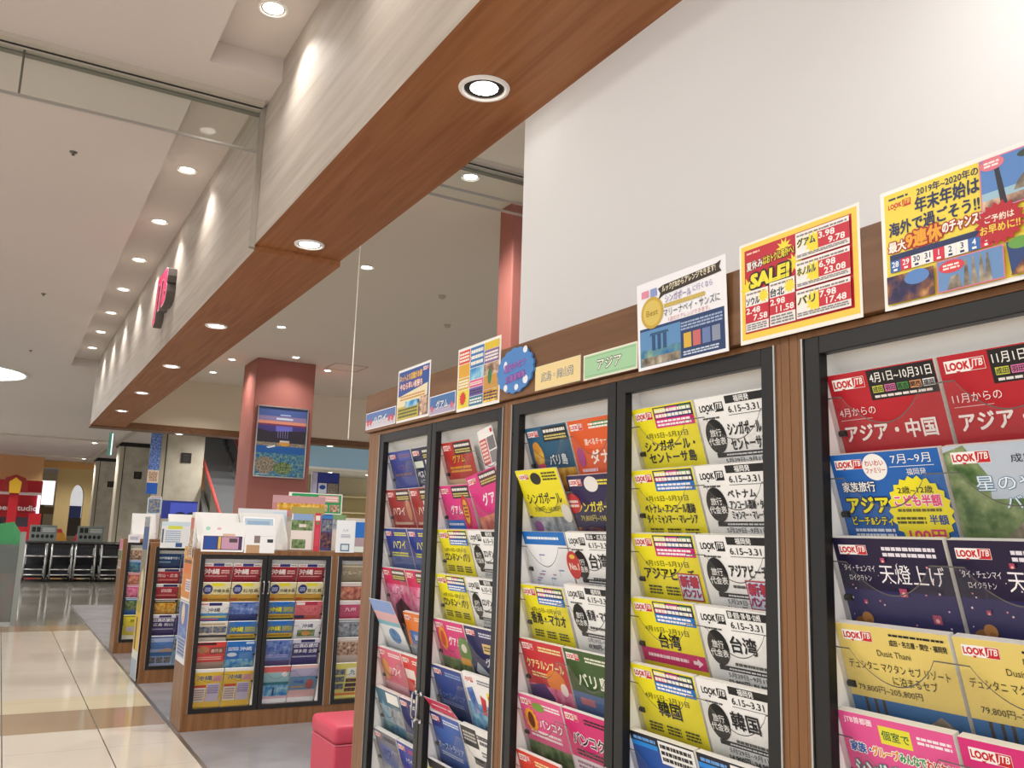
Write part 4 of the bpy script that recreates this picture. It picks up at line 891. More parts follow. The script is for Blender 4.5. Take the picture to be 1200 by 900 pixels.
def oki_white():
    p = cover('#eceae6', 0.012); p.r(6.4, .3, 15.6, 2.6, '#2e2a70'); p.lines(.8, .6, 6, 2.2, 1, '#c84a5a', 3); p.t('沖縄', 6, 6.0, 3.4, INK, w=13, b=.02); p.r(0, 8.4, 21, 29.7, '#4a96d0'); p.lines(1, 10, 20, 12.4, 1, '#f0e05a', 4); p.r(0, 12.6, 14, 14, '#d86a8a'); return p
def oki_stripe():
    p = cover('#4a78b4', 0.012); p.p([(4, 0), (18, 0), (15, 3), (5, 3)], '#2a72c8'); p.t('沖縄', 1.4, 6.2, 4.4, '#f0e63a', w=10, oc='#2a5a5a', ow=.05); p.r(12.2, 4, 20.4, 8.6, '#7a968c'); p.lines(12.6, 4.4, 20, 8.2, 3, '#c8b84a', 3); p.r(0, 9.8, 21, 13.2, '#d0b030'); p.lines(2, 10.6, 19, 12.4, 1, '#8a5a1a', 5); p.r(0, 13.2, 21, 29.7, '#3a5a48'); return p
def blueflat():
    p = cover('#3458ac', 0.012); p.r(0, 1, 21, 9.6, '@blue'); p.t('ホテル&', 10.5, 5.4, 2.8, '#b8c8ec', w=15, al='c', b=0.0); p.r(0, 9.6, 21, 29.7, '#26387c'); return p
def beigephotos():
    p = cover('#e2d6c4', 0.012); p.lines(2, .6, 19, 2.8, 1, '#a89878', 3)
    for u in (.6, 10.6): p.r(u, 3.4, u + 9.6, 8.4, '@city')
    p.r(0, 10, 21, 12, '#3a3640'); p.r(0, 12, 21, 29.7, '#e2d6c4'); return p
def redtrain():
    p = cover('#d84a44', 0.012); p.r(0, .4, 14, 2.4, '#4a2a28'); p.e(5, 6, 4.2, 2.8, '#b8805a'); p.r(10, 4.2, 20, 9, '#7a5248'); p.t('鹿児島', 14.8, 6.8, 2.8, '#f0c8b0', al='c', w=8); p.lines(2, 11, 19, 14, 2, '#f4b8a8', 4); p.r(0, 15.5, 21, 29.7, '#b8a090'); return p
def blueoki():
    p = cover('#2f74c4', 0.012); p.r(14, .6, 20, 2.4, '#c8d8ec'); p.t('沖縄', 14.4, 6, 3.4, '#f2f4f8', w=9, al='c'); p.lines(1.4, 4.4, 9, 7.4, 2, '#e8f0fa', 3); p.e(4.6, 10.4, 3.6, 1.6, '#e4ecf2'); p.r(10, 8.8, 20, 14, '#5a90cc'); p.r(0, 14, 21, 29.7, '@sea'); return p
def yelbottom():
    p = cover('#e2bc3a', 0.012); p.r(0, 0, 21, 2.2, '#ecebe6'); p.t('沖縄', 2.4, 6.6, 4.2, '#2a2a5c', w=11, oc='#f0e8c0', ow=.03); p.r(14, 5, 20, 9.4, '#c890a0'); p.r(1, 12, 9.6, 25, '#e8e0da'); p.r(1, 12, 9.6, 14, '#d04a34'); p.r(10.4, 11, 19.6, 25, '#d4cade'); p.lines(1.6, 15, 9, 24, 5, '#b09088', 3); p.lines(11, 12, 19, 19, 5, '#8a7ab0', 4); return p
def pinkoki():
    p = cover('#dc6e76', 0.012); p.r(.6, .6, 7, 2.8, '#f0e8e4'); p.r(7.4, .4, 17, 3, '#b83a50'); p.t('沖縄', 12.5, 6.4, 4, '#c82c44', w=10, al='c', oc='#f0b8b4', ow=.04); p.r(0, 11.2, 8, 13.6, '#33305c'); p.r(8, 11.2, 18, 13.6, '#c0604a'); return p
def whiteoki():
    p = cover('#ecebee', 0.012); p.t('沖縄', 10.5, 4.6, 3.4, '#2c3470', w=10.5, al='c'); p.r(3, 7.8, 17, 13.2, '@forest'); p.e(10, 10.6, 3.6, 2, '#d89a4a'); return p
def summer():
    p = cover('#7688c0', 0.012); p.r(0, 1, 21, 14, '@blue'); p.t('夏', 10.5, 6.2, 4.6, '#3448a8', al='c', oc='#a8b4e0', ow=.05); p.lines(2, 11.5, 19, 14.4, 2, '#b8b4e0', 4); p.r(0, 16.5, 21, 29.7, '#6a5a8c'); return p
def shuccho(l2):
    p = cover('#d8d6e4', 0.012); p.r(6, .4, 17, 2.6, '#2e2a64'); p.r(0, 3.2, 21, 12.6, '#3c3470')
    p.t('出張応援団', 10.5, 5.2, 3.4, '#f2f0f6', w=18.6, al='c', b=.03); p.t(l2, 10.5, 9.6, 3.2, '#f2f0f6', w=18.0, al='c', b=.03); p.r(0, 12.6, 21, 29.7, '#4a4080'); p.lines(1, 13.2, 20, 15, 1, '#c8c4dc', 3); return p
def coast(top_, mid):
    p = cover(top_, 0.012); p.r(0, 4.4, 21, 8, '#e0a098'); p.r(0, 5, 21, 12.6, mid); p.e(17, 6.6, 2.2, 1.9, '#f0e6e6'); p.r(0, 12.6, 21, 16, '#2c7a88'); p.r(0, 15, 21, 24, '@sea'); p.r(9.4, 17, 10.6, 23, '#24304a'); p.r(0, 24, 21, 26, '#e0b8c0'); p.r(0, 26, 21, 29.7, '#f0eef0'); return p
for c in range(4): iput(6.87, c, 0, oki_red(), 'dark red Okinawa brochure')
for c, s in enumerate(('沖縄本島', '石垣島', '沖縄本島', '宮古島')): iput(6.87, c, 1, oki_yel(s), 'yellow Okinawa brochure with navy circle')
iput(6.87, 0, 2, oki_white(), 'white and blue Okinawa brochure'); iput(6.87, 1, 2, blueflat(), 'dark blue brochure')
iput(6.87, 2, 2, oki_stripe(), 'blue and gold Okinawa brochure'); iput(6.87, 3, 2, pinkoki(), 'pink Okinawa brochure')
iput(6.87, 0, 3, beigephotos(), 'beige brochure with two photos'); iput(6.87, 1, 3, oki_stripe(), 'blue and gold Okinawa brochure')
iput(6.87, 2, 3, oki_stripe(), 'blue and gold Okinawa brochure'); iput(6.87, 3, 3, whiteoki(), 'white Okinawa brochure with food photo')
iput(6.87, 0, 4, redtrain(), 'red brochure with pictures'); iput(6.87, 1, 4, blueoki(), 'bright blue Okinawa brochure')
iput(6.87, 2, 4, summer(), 'periwinkle summer brochure'); iput(6.87, 3, 4, shuccho('博多発 全国'), 'purple business trip brochure')
iput(6.87, 0, 5, yelbottom(), 'golden Okinawa brochure with tables'); iput(6.87, 1, 5, yelbottom(), 'golden Okinawa brochure with tables')
iput(6.87, 2, 5, coast('#d86a68', '#9cc4c8'), 'coral and teal seaside brochure')
def coast2():
    p = cover('#ecc0bc', 0.012); p.r(0, 2.6, 21, 9, '#b8b0cc'); p.r(0, 9, 21, 24, '#6a94b8'); p.t('沖縄', 7, 13.6, 3.2, '#2a58a8', al='c', w=9); p.lines(2, 16.5, 12, 18.5, 1, '#e0a03a', 3); p.e(16, 15.6, 3.2, 4, '#b8605a'); p.r(0, 20, 21, 26, '#e8bcb8'); p.r(0, 26, 21, 29.7, '#f0eef0'); return p
iput(6.87, 3, 5, coast2(), 'pale pink seaside brochure')
def simple(base, pic, txt=None, tc='#f2eeea', top=None):
    p = cover(base, 0.012)
    if pic: p.r(.6, 3.4, 20.4, 14.5, pic)
    if top: p.r(0, 0, 21, 3, top)
    p.lines(1.4, .8, 19, 2.4, 1, tc, 3)
    if txt: p.t(txt, 10.5, 7, 3.6, tc, al='c', w=16)
    return p
iput(6.87, 4, 0, simple('#a89a80', None, 'クルーズ', '#e8e0cc'), 'taupe brochure'); iput(6.87, 4, 1, simple('#8c5a4c', '@sunset', None, '#f0d8c8', '#e8e4e0'), 'brown brochure')
iput(6.87, 4, 2, simple('#d05a7c', None, '九州', '#f8e8ec', '#f0ecec'), 'rose Kyushu brochure'); iput(6.87, 4, 3, simple('#8c94a4', '@grey'), 'grey blue brochure')
iput(6.87, 4, 4, simple('#d8c8bc', '@people'), 'brochure with a couple photo')
p = cover('#e0d878', .012); p.r(11, 4, 20.6, 12, '#f2f0e4'); p.t('九', 15.5, 7.6, 5, '#2a8a8a', al='c')
for i in range(3): p.r(1, 5 + i * 6, 9.6, 9.6 + i * 6, '@city'); p.r(11, 13 + i * 4, 20, 16 + i * 4, '@night')
p.r(0, 25, 21, 27, '#d87a3a'); iput(6.87, 4, 5, p, 'lime Kyushu brochure with photos')
def navyband():
    p = cover('#1f4470', .012); p.t('神戸発着便で行く', 10.5, 4.4, 2.6, '#e4eef4', w=18.5, al='c'); p.lines(1.4, 7.6, 12, 9.2, 1, '#a8c4d8', 4); p.r(0, 10.6, 21, 29.7, '#2a3c6c'); return p
def redb(s):
    p = cover('#b02a3c', .012); p.r(0, 0, 21, 2.8, '#dcd8dc'); p.r(7, .3, 20, 2.6, '#2c2a5c'); p.t(s, 10.5, 6.6, 3.6, '#f4e2dc', w=18, al='c'); p.lines(1.4, 10, 19.6, 12, 1, '#e88a80', 3); return p
MID = [(navyband(), 'navy brochure with white heading'), (redb('岡山・広島'), 'red brochure with white lettering'), (redb('四国'), 'red brochure with pale block'),
       (simple('#4a3c30', '@gold', None, '#d8d4c0'), 'dark multicoloured brochure'), (shuccho('広島 松山'), 'purple business trip brochure'), (None, '')]
for r_, (p, lk) in enumerate(MID):
    if p: iput(9.05, 0, r_, p, lk)
p = cover('#a8b8dc', .012); p.r(0, 1, 21, 2, '#3a4878'); p.r(0, 6, 21, 13, '#5a86c8'); p.p([(6, 16), (16, 12), (21, 13), (21, 16)], '#c8a890'); p.r(0, 16, 21, 20, '#3a78b8')
for i in range(3): p.r(1 + i * 6.8, 21, 6.8 + i * 6.8, 27, '@city')
iput(9.05, 0, 5, p, 'pale blue seaside brochure')
for r_, (cc, tt) in enumerate((('#33508c', '四国'), ('#a83444', '山陰'), ('#c89038', '北陸'), ('#6a8a4a', '信州'), ('#4a4080', '出張'), ('#8ab0d0', '関西'))): iput(9.05, 1, r_, simple(cc, '@city' if r_ % 2 else None, tt), ('blue', 'crimson', 'amber', 'olive', 'violet', 'sky blue')[r_] + ' regional brochure')
FAR = [('#cfc0a8', '@people', 'cream'), ('#4a86c8', '@reef', 'blue'), ('#c8506a', '@sunset', 'rose red'), ('#d8489a', '@pink', 'magenta'), ('#3f78b4', '@forest', 'blue and green'), ('#e8d840', None, 'yellow')]
for r_, (b_, pc, nm) in enumerate(FAR):
    p = simple(b_, pc, '旅' if pc is None else None, '#4a4420' if pc is None else '#f0ece4')
    if pc is None: p.e(10.5, 17, 6, 3.4, '#d8cce0'); p.r(0, 24, 21, 29.7, '#ece8d8')
    iput(11.2, 0, r_, p, nm + ' brochure')
# posters on the left ends of the islands
SX = 1.268
def side(p, name, label, yc, ztop, cat='poster', tilt=0.0, dx=0.0): return place(p, name, label, (SX - dx, yc, ztop), RZ, None, tilt, cat=cat)
p = Print(36, 40, '#f0eadc', .002); p.r(1, 0, 35, 26, '#e0903a'); p.r(1, 0, 35, 9, '@gold'); p.e(17, 5, 7, 3.4, '#d85a5a'); p.r(3, 10, 33, 12.5, '#7a4a2a'); p.r(1, 13, 35, 20, '#e07a2c'); p.r(1, 20, 35, 36, '#dc8a3c'); p.r(16, 24, 34, 33, '#e8dcd8'); p.lines(17, 25, 33, 32, 4, '#8a7aa8', 3); p.r(1, 36, 35, 38, '#d88a4a')
side(p, 'poster', 'orange poster on the end of the near island rack', 7.10, 1.30)
p = Print(36, 44, '#e4e6ee', .002); p.r(1, 1, 35, 30, '#5a70b4'); p.e(16, 9, 7, 8, '#d8c0a0'); p.e(15, 7, 4, 4, '#e8d8c4'); p.r(1, 18, 35, 30, '@blue'); p.r(3, 26, 33, 40, '#a8b4d0'); p.lines(4, 27, 32, 39, 5, '#4a5c94', 3)
side(p, 'poster', 'blue and white poster below the orange one on near island end', 7.09, 0.895)
p = Print(14, 30, '#cdb8a4', .002); p.r(.5, .5, 13.5, 9, '#c86a58'); p.r(.5, 9, 13.5, 20, '@people'); p.lines(1.5, 21, 12.5, 28, 4, '#8a7058', 3)
side(p, 'leaflet', 'small tan leaflet above the orange poster on the near island end', 6.99, 1.52, 'leaflet', dx=0.012)
p = Print(36, 152, '#ebe6d8', .006)
p.r(.6, .6, 35.4, 20, '@grey'); p.r(.6, 10, 35.4, 40, '#3a5a98'); p.r(.6, 32, 35.4, 84, '@stone'); p.e(18, 66, 11, 16, '#d8c48a'); p.e(18, 60, 7, 8, '#e8dcb0'); p.r(.6, 84, 35.4, 128, '#e2b830'); p.e(18, 86, 14, 6, '#b0a83a'); p.r(9, 96, 17, 126, '#2a2620'); p.r(.6, 126, 35.4, 140, '#d8dcd8'); p.r(.6, 134, 35.4, 151.4, '#9cb0c4')
side(p, 'photo_banner', 'tall narrow photo banner with yellow panel on middle island end', 9.30, 1.535, 'banner', dx=0.02)
p = Print(26, 34, '#ddd2cc', .002); p.r(.5, .5, 25.5, 12, '@pink'); p.r(.5, 13, 25.5, 24, '@forest'); p.lines(2, 25, 24, 32, 4, '#8a6a5a', 3)
side(p, 'poster', 'small pink and green poster on far island end', 11.42, 1.28)
# ---------------------------------------------------------------- leaflets and boards on top of the islands
TOPZ = 1.2855
def stand(p, name, label, x, y, ztop, cat='leaflet', tilt=0.0, group=None, yaw=0.0, roll=0.0): return place(p, name, label, (x, y, ztop), 0, group, tilt, cat=cat, yaw=yaw, roll=roll)
def holder(name, label, x0, x1, y0, y1, h, cat, lean=0.05):
    """white card holder: a leaning back board, side wings and a low front lip"""
    t = thing(name, label, cat, ((x0 + x1) / 2, y0, TOPZ)); w = (x1 - x0) / 2; d = y1 - y0
    k = MB(); k.prism([(-w, 0), (w, 0), (w, h), (-w, h)], d - 0.004, d, M_WHITEP); k.build('back_board', t)
    k = MB(); k.box(-w, w, 0, 0.003, 0, h * 0.2, M_WHITEP); k.build('front_lip', t)
    for s in (-1, 1):
        a = s * w - (0.003 if s > 0 else 0)
        k = MB(); b = a + .003
        k.poly([(a, 0.003, 0.003), (a, 0.003, h * .25), (a, d - .004, h), (a, d - .004, 0.003)], M_WHITEP); k.poly([(b, 0.003, 0.003), (b, d - .004, 0.003), (b, d - .004, h), (b, 0.003, h * .25)], M_WHITEP)
        k.poly([(a, 0.003, h * .25), (b, 0.003, h * .25), (b, d - .004, h), (a, d - .004, h)], M_WHITEP)
        k.build('side_wing', t)
    k = MB(); k.box(-w, w, 0, d, 0, 0.003, M_WHITEP); k.build('base', t)
    return t
holder('display_holder', 'white card display holder at left on the near island top', 1.30, 1.62, 6.98, 7.16, 0.275, 'display holder')
holder('display_holder', 'white card display holder behind the hanging sheets on near island', 1.635, 1.985, 6.98, 7.18, 0.285, 'display holder')
p = Print(31, 22, '#f3f2f0', .002); p.e(4, 5, 1.6, 1.4, '#a8d8c8'); p.e(12, 5, 1.6, .9, '#e8b8c0'); p.r(1.2, 10.4, 29.6, 20.6, '#4a3a60'); p.r(1.8, 11, 11, 20, '#33509c'); p.r(12, 10.8, 14, 20, '#d8b85a'); p.r(14.5, 11, 27, 20, '#c89ab0'); p.r(20, 12, 26, 15, '#5a4a50'); p.r(15, 8.6, 24, 10.6, '#e0b8a8')
stand(p, 'leaflet', 'white leaflet with blue and pink picture over near island edge', 1.462, 6.862, 1.49, tilt=math.radians(1))
p = Print(23, 21, '#f4f4f4', .002); p.r(1.5, 15, 11.5, 21, '#c09a74'); p.r(7, 8, 11.5, 13.5, '#8a7a74'); p.r(17, 10.5, 21.5, 13, '#3a3c44'); p.r(12, 8.2, 22.5, 8.5, '#d0d0d4')
stand(p, 'leaflet', 'plain white sheet hanging over the near island edge', 1.737, 6.862, 1.475, tilt=math.radians(1))
p = Print(24, 25, '#eef0f2', .002); p.r(1, 1, 23, 7, '#a8bccc'); p.r(3, 3, 20, 6, '#8aa4bc')
stand(p, 'leaflet', 'narrow pale blue leaflet lying on the white holder', 1.74, 6.96, 1.535, tilt=math.radians(-20))
p = Print(39, 31, '#e8ecf0', .004); p.r(0, 0, 39, 31, mat('#e3e6ea')); p.r(28, 2, 39, 22, '#cfdfee'); p.e(16, 24, 10, 5, '#ecdcd6')
stand(p, 'display_board', 'large pale sky display board on the near island top', 1.825, 7.17 + 0.02, 1.605, 'board', yaw=0.0)
def photo_card(w, h, base, parts, nm, lb, x, y, z, tilt=0.0, t=.004, cat='leaflet'):
    p = Print(w, h, base, t)
    for q in parts: p.r(*q)
    stand(p, nm, lb, x, y, z, cat, tilt)
photo_card(17, 28, '#e8dcd6', [(1, 0, 17, 6, '#8aa4cc'), (0, 5, 17, 13, '@forest'), (1, 20, 12, 27, '@forest'), (6, 8, 12, 10.5, '#e0d4cc')], 'brochure', 'scenery brochure standing left of the red spine on near island', 2.075, 6.93, 1.575)
photo_card(5.2, 30, '#c83a4c', [(.8, 2, 4.4, 6, '#e8e0dc'), (1.4, 7, 3.8, 9, '#6a8a5a'), (1, 12, 4.2, 26, '#d04858')], 'brochure', 'slim red brochure standing on the near island front edge', 2.196, 6.915, 1.585)
photo_card(9.5, 28, '#4a4478', [(0, 0, 9.5, 3, '#3a78b8'), (.5, 4, 9, 13, '@city'), (.5, 14, 9, 26, '@night')], 'brochure', 'dark purple photo brochure standing right of the red one', 2.276, 6.93, 1.572)
photo_card(11, 27, '#d8cfc8', [(0, 0, 11, 4, '#7a9a6a'), (.4, 4, 10.6, 12, '@grey'), (.4, 14, 10.6, 27, '#e0d6d0')], 'brochure', 'pale mountain brochure behind the hanging white notice', 2.385, 6.95, 1.58)
p = Print(15.5, 25.5, '#f0f2f4', .003); p.t('九州', 7.5, 8, 2.4, '#6a7a9a', al='c', b=0.0); p.lines(4, 11, 12, 14, 3, '#9aa4b4', 2); p.r(4, 18.5, 11.5, 24.5, '#5a7c94'); p.r(5, 19.5, 10.5, 23.5, '#dce6ea')
stand(p, 'notice', 'white notice sheet with blue emblem hanging over near island edge', 2.415, 6.862, 1.535, 'notice', tilt=math.radians(1))
photo_card(13, 25, '#dfe8e0', [(.5, .5, 12.5, 13, '#2a72c8'), (.5, 13, 12.5, 20, '#b09aa0')], 'leaflet', 'blue sky leaflet right of the white notice', 2.56, 6.875, 1.53)
photo_card(44, 17, '#c88a8c', [(0, 0, 44, 6, '#c89aa0'), (4, 6, 44, 12, '@gold'), (16, 9, 44, 17, '#a8a45a')], 'photo_strip', 'long autumn coloured picture card behind the near island boards', 2.13, 7.235, 1.725, cat='picture card')
p = Print(46, 17, '#1f9a54', .006); p.r(0, 0, 46, 17, '#f0eeea'); p.r(2.5, .8, 45, 16.2, '#259a58'); p.t('Canada', 14, 4.4, 4.4, '#eaf4ea', al='c', w=19); p.r(25, 1.6, 43, 7, '#dca0a0'); p.lines(26, 2.4, 42, 6.4, 2, '#f6e4e0', 3)
for i in range(4): p.r(4.5 + i * 10.2, 9, 13 + i * 10.2, 15, '@people')
stand(p, 'display_box', 'green display board with white lettering on the near island', 2.27, 7.24, 1.755, 'board')
k = MB(); k.box(1.30, 2.90, 7.255, 7.275, TOPZ, 1.56, mat('#d8d4cc')); tag(k.build('divider_board', bevel=.002), 'long pale divider board along the near island top', 'board')
# islands further back
holder('display_holder', 'white card holder on the middle island top', 1.44, 1.80, 9.16, 9.34, 0.28, 'display holder')
p = Print(26, 25, '#e6e8ea', .002); p.r(0, 0, 26, 4, '#cfe0ea'); p.r(6, 4, 19, 7, '#d8e04a'); p.lines(4, 8, 18, 20, 6, '#9ab0cc', 3); p.r(14, 20, 20, 24, '#3a5a94'); p.r(.8, 7, 2.4, 20, '#5a6a7a')
stand(p, 'leaflet', 'white leaflet with yellow heading over the middle island edge', 1.475, 9.042, 1.49, tilt=math.radians(1))
p = Print(12, 34, '#d8cfc4', .002); p.r(0, 0, 12, 8, '#b8645a'); p.r(0, 10, 12, 20, '@people'); p.r(0, 22, 12, 33, '#c8b8a0')
stand(p, 'leaflet', 'slim tan leaflet hanging from the middle island corner', 1.70, 9.04, 1.56)
p = Print(13, 24, '#eeecea', .003); p.r(1.5, 10, 11, 22, '#8a7c78'); p.r(2, 1, 11, 9, '#dcdad8')
stand(p, 'leaflet', 'grey and white card standing right on the middle island', 1.86, 9.10, 1.53)
p = Print(34, 18, '#2c3a98', .004); p.r(0, 0, 34, 18, '#2a3688'); p.r(8, 2, 34, 16, '#4a5ac8'); p.e(18, 15, 6, 4, '#1c2248'); p.e(29, 15, 6, 4, '#1c2248')
stand(p, 'picture_card', 'blue dusk picture card on the middle island', 1.55, 9.40, 1.70, 'picture card')
p = Print(13, 16, '#b8ccd8', .004); p.r(1, 1, 12, 15, '@city')
stand(p, 'picture_card', 'small city picture card left of the blue dusk card', 1.31, 9.40, 1.72, 'picture card')
holder('display_holder', 'white card holder on the far island top', 1.36, 1.62, 11.3, 11.46, 0.30, 'display holder')
p = Print(13, 9, '#e6e4ea', .002); p.lines(2, 2, 11, 6, 2, '#8a8aa0', 3)
stand(p, 'leaflet', 'small white card on the far island edge', 1.375, 11.192, 1.335)
p = Print(13, 51, '#d8d0d0', .004); p.r(1, 1, 12, 16, '#a84460')
stand(p, 'picture_card', 'maroon card standing behind the far island', 1.62, 11.55, 1.80, 'picture card')
# ---------------------------------------------------------------- stool
t = thing('stool', 'pink red cube stool with padded lid beside the tall rack end', 'stool', (1.9, 4.93, 0))
M_PINK = mat('#d24c62', 0.45)
k = MB(); k.box(-.225, .225, -.2, .2, 0, .315, M_PINK); k.build('box_base', t, bevel=.012)
k = MB(); k.box(-.232, .232, -.207, .207, .322, .42, M_PINK); k.build('padded_lid', t, bevel=.028, smooth=True)
k = MB(); k.box(-.226, .226, -.201, .201, .3155, .3215, mat('#e07a8a', .5)); k.build('piping', t)
# ---------------------------------------------------------------- pillar poster
t = thing('framed_poster', 'framed lagoon sunset poster on the red pillar', 'poster', (3.92, 14.615, 2.285))
k = MB(); w, h, b_ = .43, 1.19, .022
k.box(-w, w, -.025, .012, 0, b_, M_STEEL); k.box(-w, w, -.025, .012, h - b_, h, M_STEEL); k.box(-w, -w + b_, -.025, .012, b_, h - b_, M_STEEL); k.box(w - b_, w, -.025, .012, b_, h - b_, M_STEEL)
k.build('poster_frame', t, bevel=.008)
p = Print(81, 114, '#4a5c94', .004)
p.r(0, 14, 81, 22, '#8a7aa0'); p.r(0, 22, 81, 27, '#dc9078'); p.r(0, 27, 81, 30, '#7a3a5a'); p.r(0, 30, 81, 42, '#4a4080'); p.r(30, 30, 58, 40, '#6a6ac8'); p.p([(0, 36), (20, 40), (81, 36), (81, 58), (0, 58)], '#3a3440')
for i in range(5): p.r(34 + i * 4, 34, 34.6 + i * 4, 50, '#9a94d8')
p.r(0, 58, 81, 64, '@stone'); p.e(46, 59, 9, 4.5, '#e0a048'); p.r(38, 54, 54, 57, '#d8d0d0'); p.r(0, 64, 81, 80, '#2c66b0'); p.p([(16, 66), (30, 62), (31, 65), (20, 68)], '#eef0f2'); p.r(0, 76, 81, 114, '@reef'); p.e(16, 96, 18, 14, '@stone'); p.e(46, 100, 16, 10, '@forest')
p.lines(30, 15.5, 58, 20.5, 1, '#d8e4f4', 7); p.lines(36, 10, 54, 13, 1, '#b8c8e8', 4); p.lines(4, 110, 24, 112, 1, '#c8d0d0', 2)
o = p.mb.build('poster_print', t); o.location = (0, -.005, .024)
# ---------------------------------------------------------------- raised sign on the bulkhead
t = thing('wall_sign', 'pink and white raised letter sign on the pale bulkhead', 'sign', (1.25, 9.34, EYE + 2.16), RZ)
def letters(z, name, txt, m_face, m_side, b, y0, y1, hgt, wid):
    g, gf = text_geo(txt, b)
    x0 = min(q[0] for q in text_geo(txt, 0)[0]); x1 = max(q[0] for q in text_geo(txt, 0)[0])
    sx = wid / (x1 - x0); k = MB(); n = len(g)
    P = lambda q, y: ((q[0] - (x0 + x1) / 2) * sx + .25 * (q[1] - .35) * hgt, y, q[1] * hgt * 1.35 + z)
    k.v = [P(q, y0) for q in g] + [P(q, y1) for q in g]
    a, s_ = k.mi(m_face), k.mi(m_side)
    ed = {}
    for fc in gf:
        k.f.append(fc); k.m.append(a)
        for i in range(len(fc)):
            e = (fc[i], fc[(i + 1) % len(fc)]); ed[e] = 1
    for (i, j) in ed:
        if (j, i) not in ed: k.f.append((j, i, i + n, j + n)); k.m.append(s_)
    return k.build(name, t)
letters(.03, 'letter_backing', 'JTB', mat('#f2eef2', .4, 0, .3, .5), mat('#5a5450', .5), .045, -.085, -.001, .36, .74)
letters(.03, 'letter_face', 'JTB', mat('#e03a6c', .4, 0, .3, .45), mat('#e03a6c', .4), .03, -.089, -.0855, .36, .74)
# ---------------------------------------------------------------- far mall
# stone columns with black caps and plaques
M_PLAQ = mat('#231f1e', .4)
for y, w_ in ((23.9, 'nearest'), (33.2, 'middle'), (42.0, 'farthest')):
    c = MB(); c.box(3.35, 4.42, y, y + 1.0, 0, CEI, M_STONE); c.box(3.345, 3.47, y - .006, y, 0, CEI - .14, mat('#b0a894')); c.box(3.47, 3.50, y - .008, y, 0, CEI - .14, mat('#3a3833')); c.box(3.3, 4.47, y - .05, y + 1.05, CEI - .14, CEI, M_PLAQ)
    o = struct(c, 'pillar')
    p = Print(26, 26, '#2b2725', .02); p.r(6, 5, 20, 8, '#4a4440'); p.r(6, 10, 20, 21, '#3a3532')
    place(p, 'plaque', 'small black square plaque on the %s stone column' % w_, (3.98, y - .025, (3.32, 3.28, 3.28)[('nearest', 'middle', 'farthest').index(w_)]), 0, 'black plaques on the stone columns', 0.0, cat='plaque')
c = MB(); c.box(3.12, 3.3, 18.4, 60, CEI - .06, CEI - .0005, mat('#b4aea2')); struct(c, 'trim_3')
c = MB()
for y in (33.0, 42.0, 52.0): c.box(-9, 3.1, y, y + .25, CEI - .05, CEI - .0005, mat('#c4beb2'))
struct(c, 'trim_4')
# hanging banner
t = thing('hanging_banner', 'blue hanging banner in front of the nearest stone column', 'banner', (3.2, 23.7, 2.22))
p = Print(26, 152, '#2f62b0', .02); p.r(1, 2, 25, 92, '@blue'); p.r(0, 92, 26, 124, '#d8c8b4'); p.r(3, 96, 23, 120, '@people'); p.r(0, 124, 26, 152, '#2a5cb4')
p.mb.build('banner_sheet', t)
k = MB(); k.tube([(-.14, .01, 1.53), (.14, .01, 1.53)], .012, M_STEEL); k.tube([(0, .01, 1.53), (0, .01, CEI - 2.22)], .006, M_STEEL); k.build('hanger', t)
k = MB(); k.box(-.05, .05, -.05, .05, 0, .62, mat('#7fc4b8', .3)); k.box(.02, .052, -.052, .05, .02, .6, mat('#d8f4ee', .3, 0, .3, 1.0)); k.tube([(0, 0, .62), (0, 0, 1.1)], .01, M_STEEL)
tag(k.build('hanging_sign', loc=(2.35, 26.0, CEI - 1.0)), 'thin pale green vertical sign hanging from the mall ceiling', 'sign')
# escalator behind the shop
t = thing('escalator', 'escalator with red handrail rising behind the stone column', 'escalator', (4.55, 20.0, 0))
zl = lambda y: max(0.0, (y - .9) * .595)
for sx, nm in ((0, 'a'), (1.1, 'b')):
    k = MB(); pts = [(-.5, 0), (1.0, 0), (8.4, 4.4), (8.4, 3.4), (1.6, -.0) if False else (2.2, 0)]
    for x0, m_ in ((sx - .06, mat('#b8bcbe', .4)),):
        ol = [(-.5, .02), (2.4, .02), (9.0, 3.9), (9.0, 4.75), (.9, .35), (-.5, .3)]
        n = len(k.v)
        k.v += [(x0, y, z) for y, z in ol] + [(x0 + .12, y, z) for y, z in ol]
        L_ = len(ol); a = k.mi(m_)
        k.f.append(tuple(range(n + L_ - 1, n - 1, -1))); k.m.append(a); k.f.append(tuple(range(n + L_, n + 2 * L_))); k.m.append(a)
        for i in range(L_): j = (i + 1) % L_; k.f.append((n + i, n + j, n + L_ + j, n + L_ + i)); k.m.append(a)
    k.build('skirt_panel', t)
    g = MB(); g.poly([(sx, .0, .3), (sx, .9, .35), (sx, 9, 4.75), (sx, 9, 5.6), (sx, .9, 1.15), (sx, 0, 1.0)], M_GLASS); g.build('balustrade_glass', t)
    h_ = MB(); h_.tube([(sx, -.2, .55), (sx, -.35, .75), (sx, -.2, .98), (sx, .5, 1.08), (sx, .9, 1.18), (sx, 5, 3.42), (sx, 9, 5.62)], .045, mat('#b04a48', .4), 10); h_.build('handrail', t, smooth=True)
k = MB()
for i in range(20):
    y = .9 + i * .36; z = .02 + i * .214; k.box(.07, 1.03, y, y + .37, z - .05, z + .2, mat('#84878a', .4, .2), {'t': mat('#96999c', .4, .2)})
k.build('step', t)
c = MB(); c.box(5.95, 12, 28.6, 28.8, 0, CEI, mat('#8c9092', .6)); c.box(4.42, 5.95, 29.4, 29.6, 0, CEI, mat('#8c9092', .6)); struct(c, 'wall_far_grey')
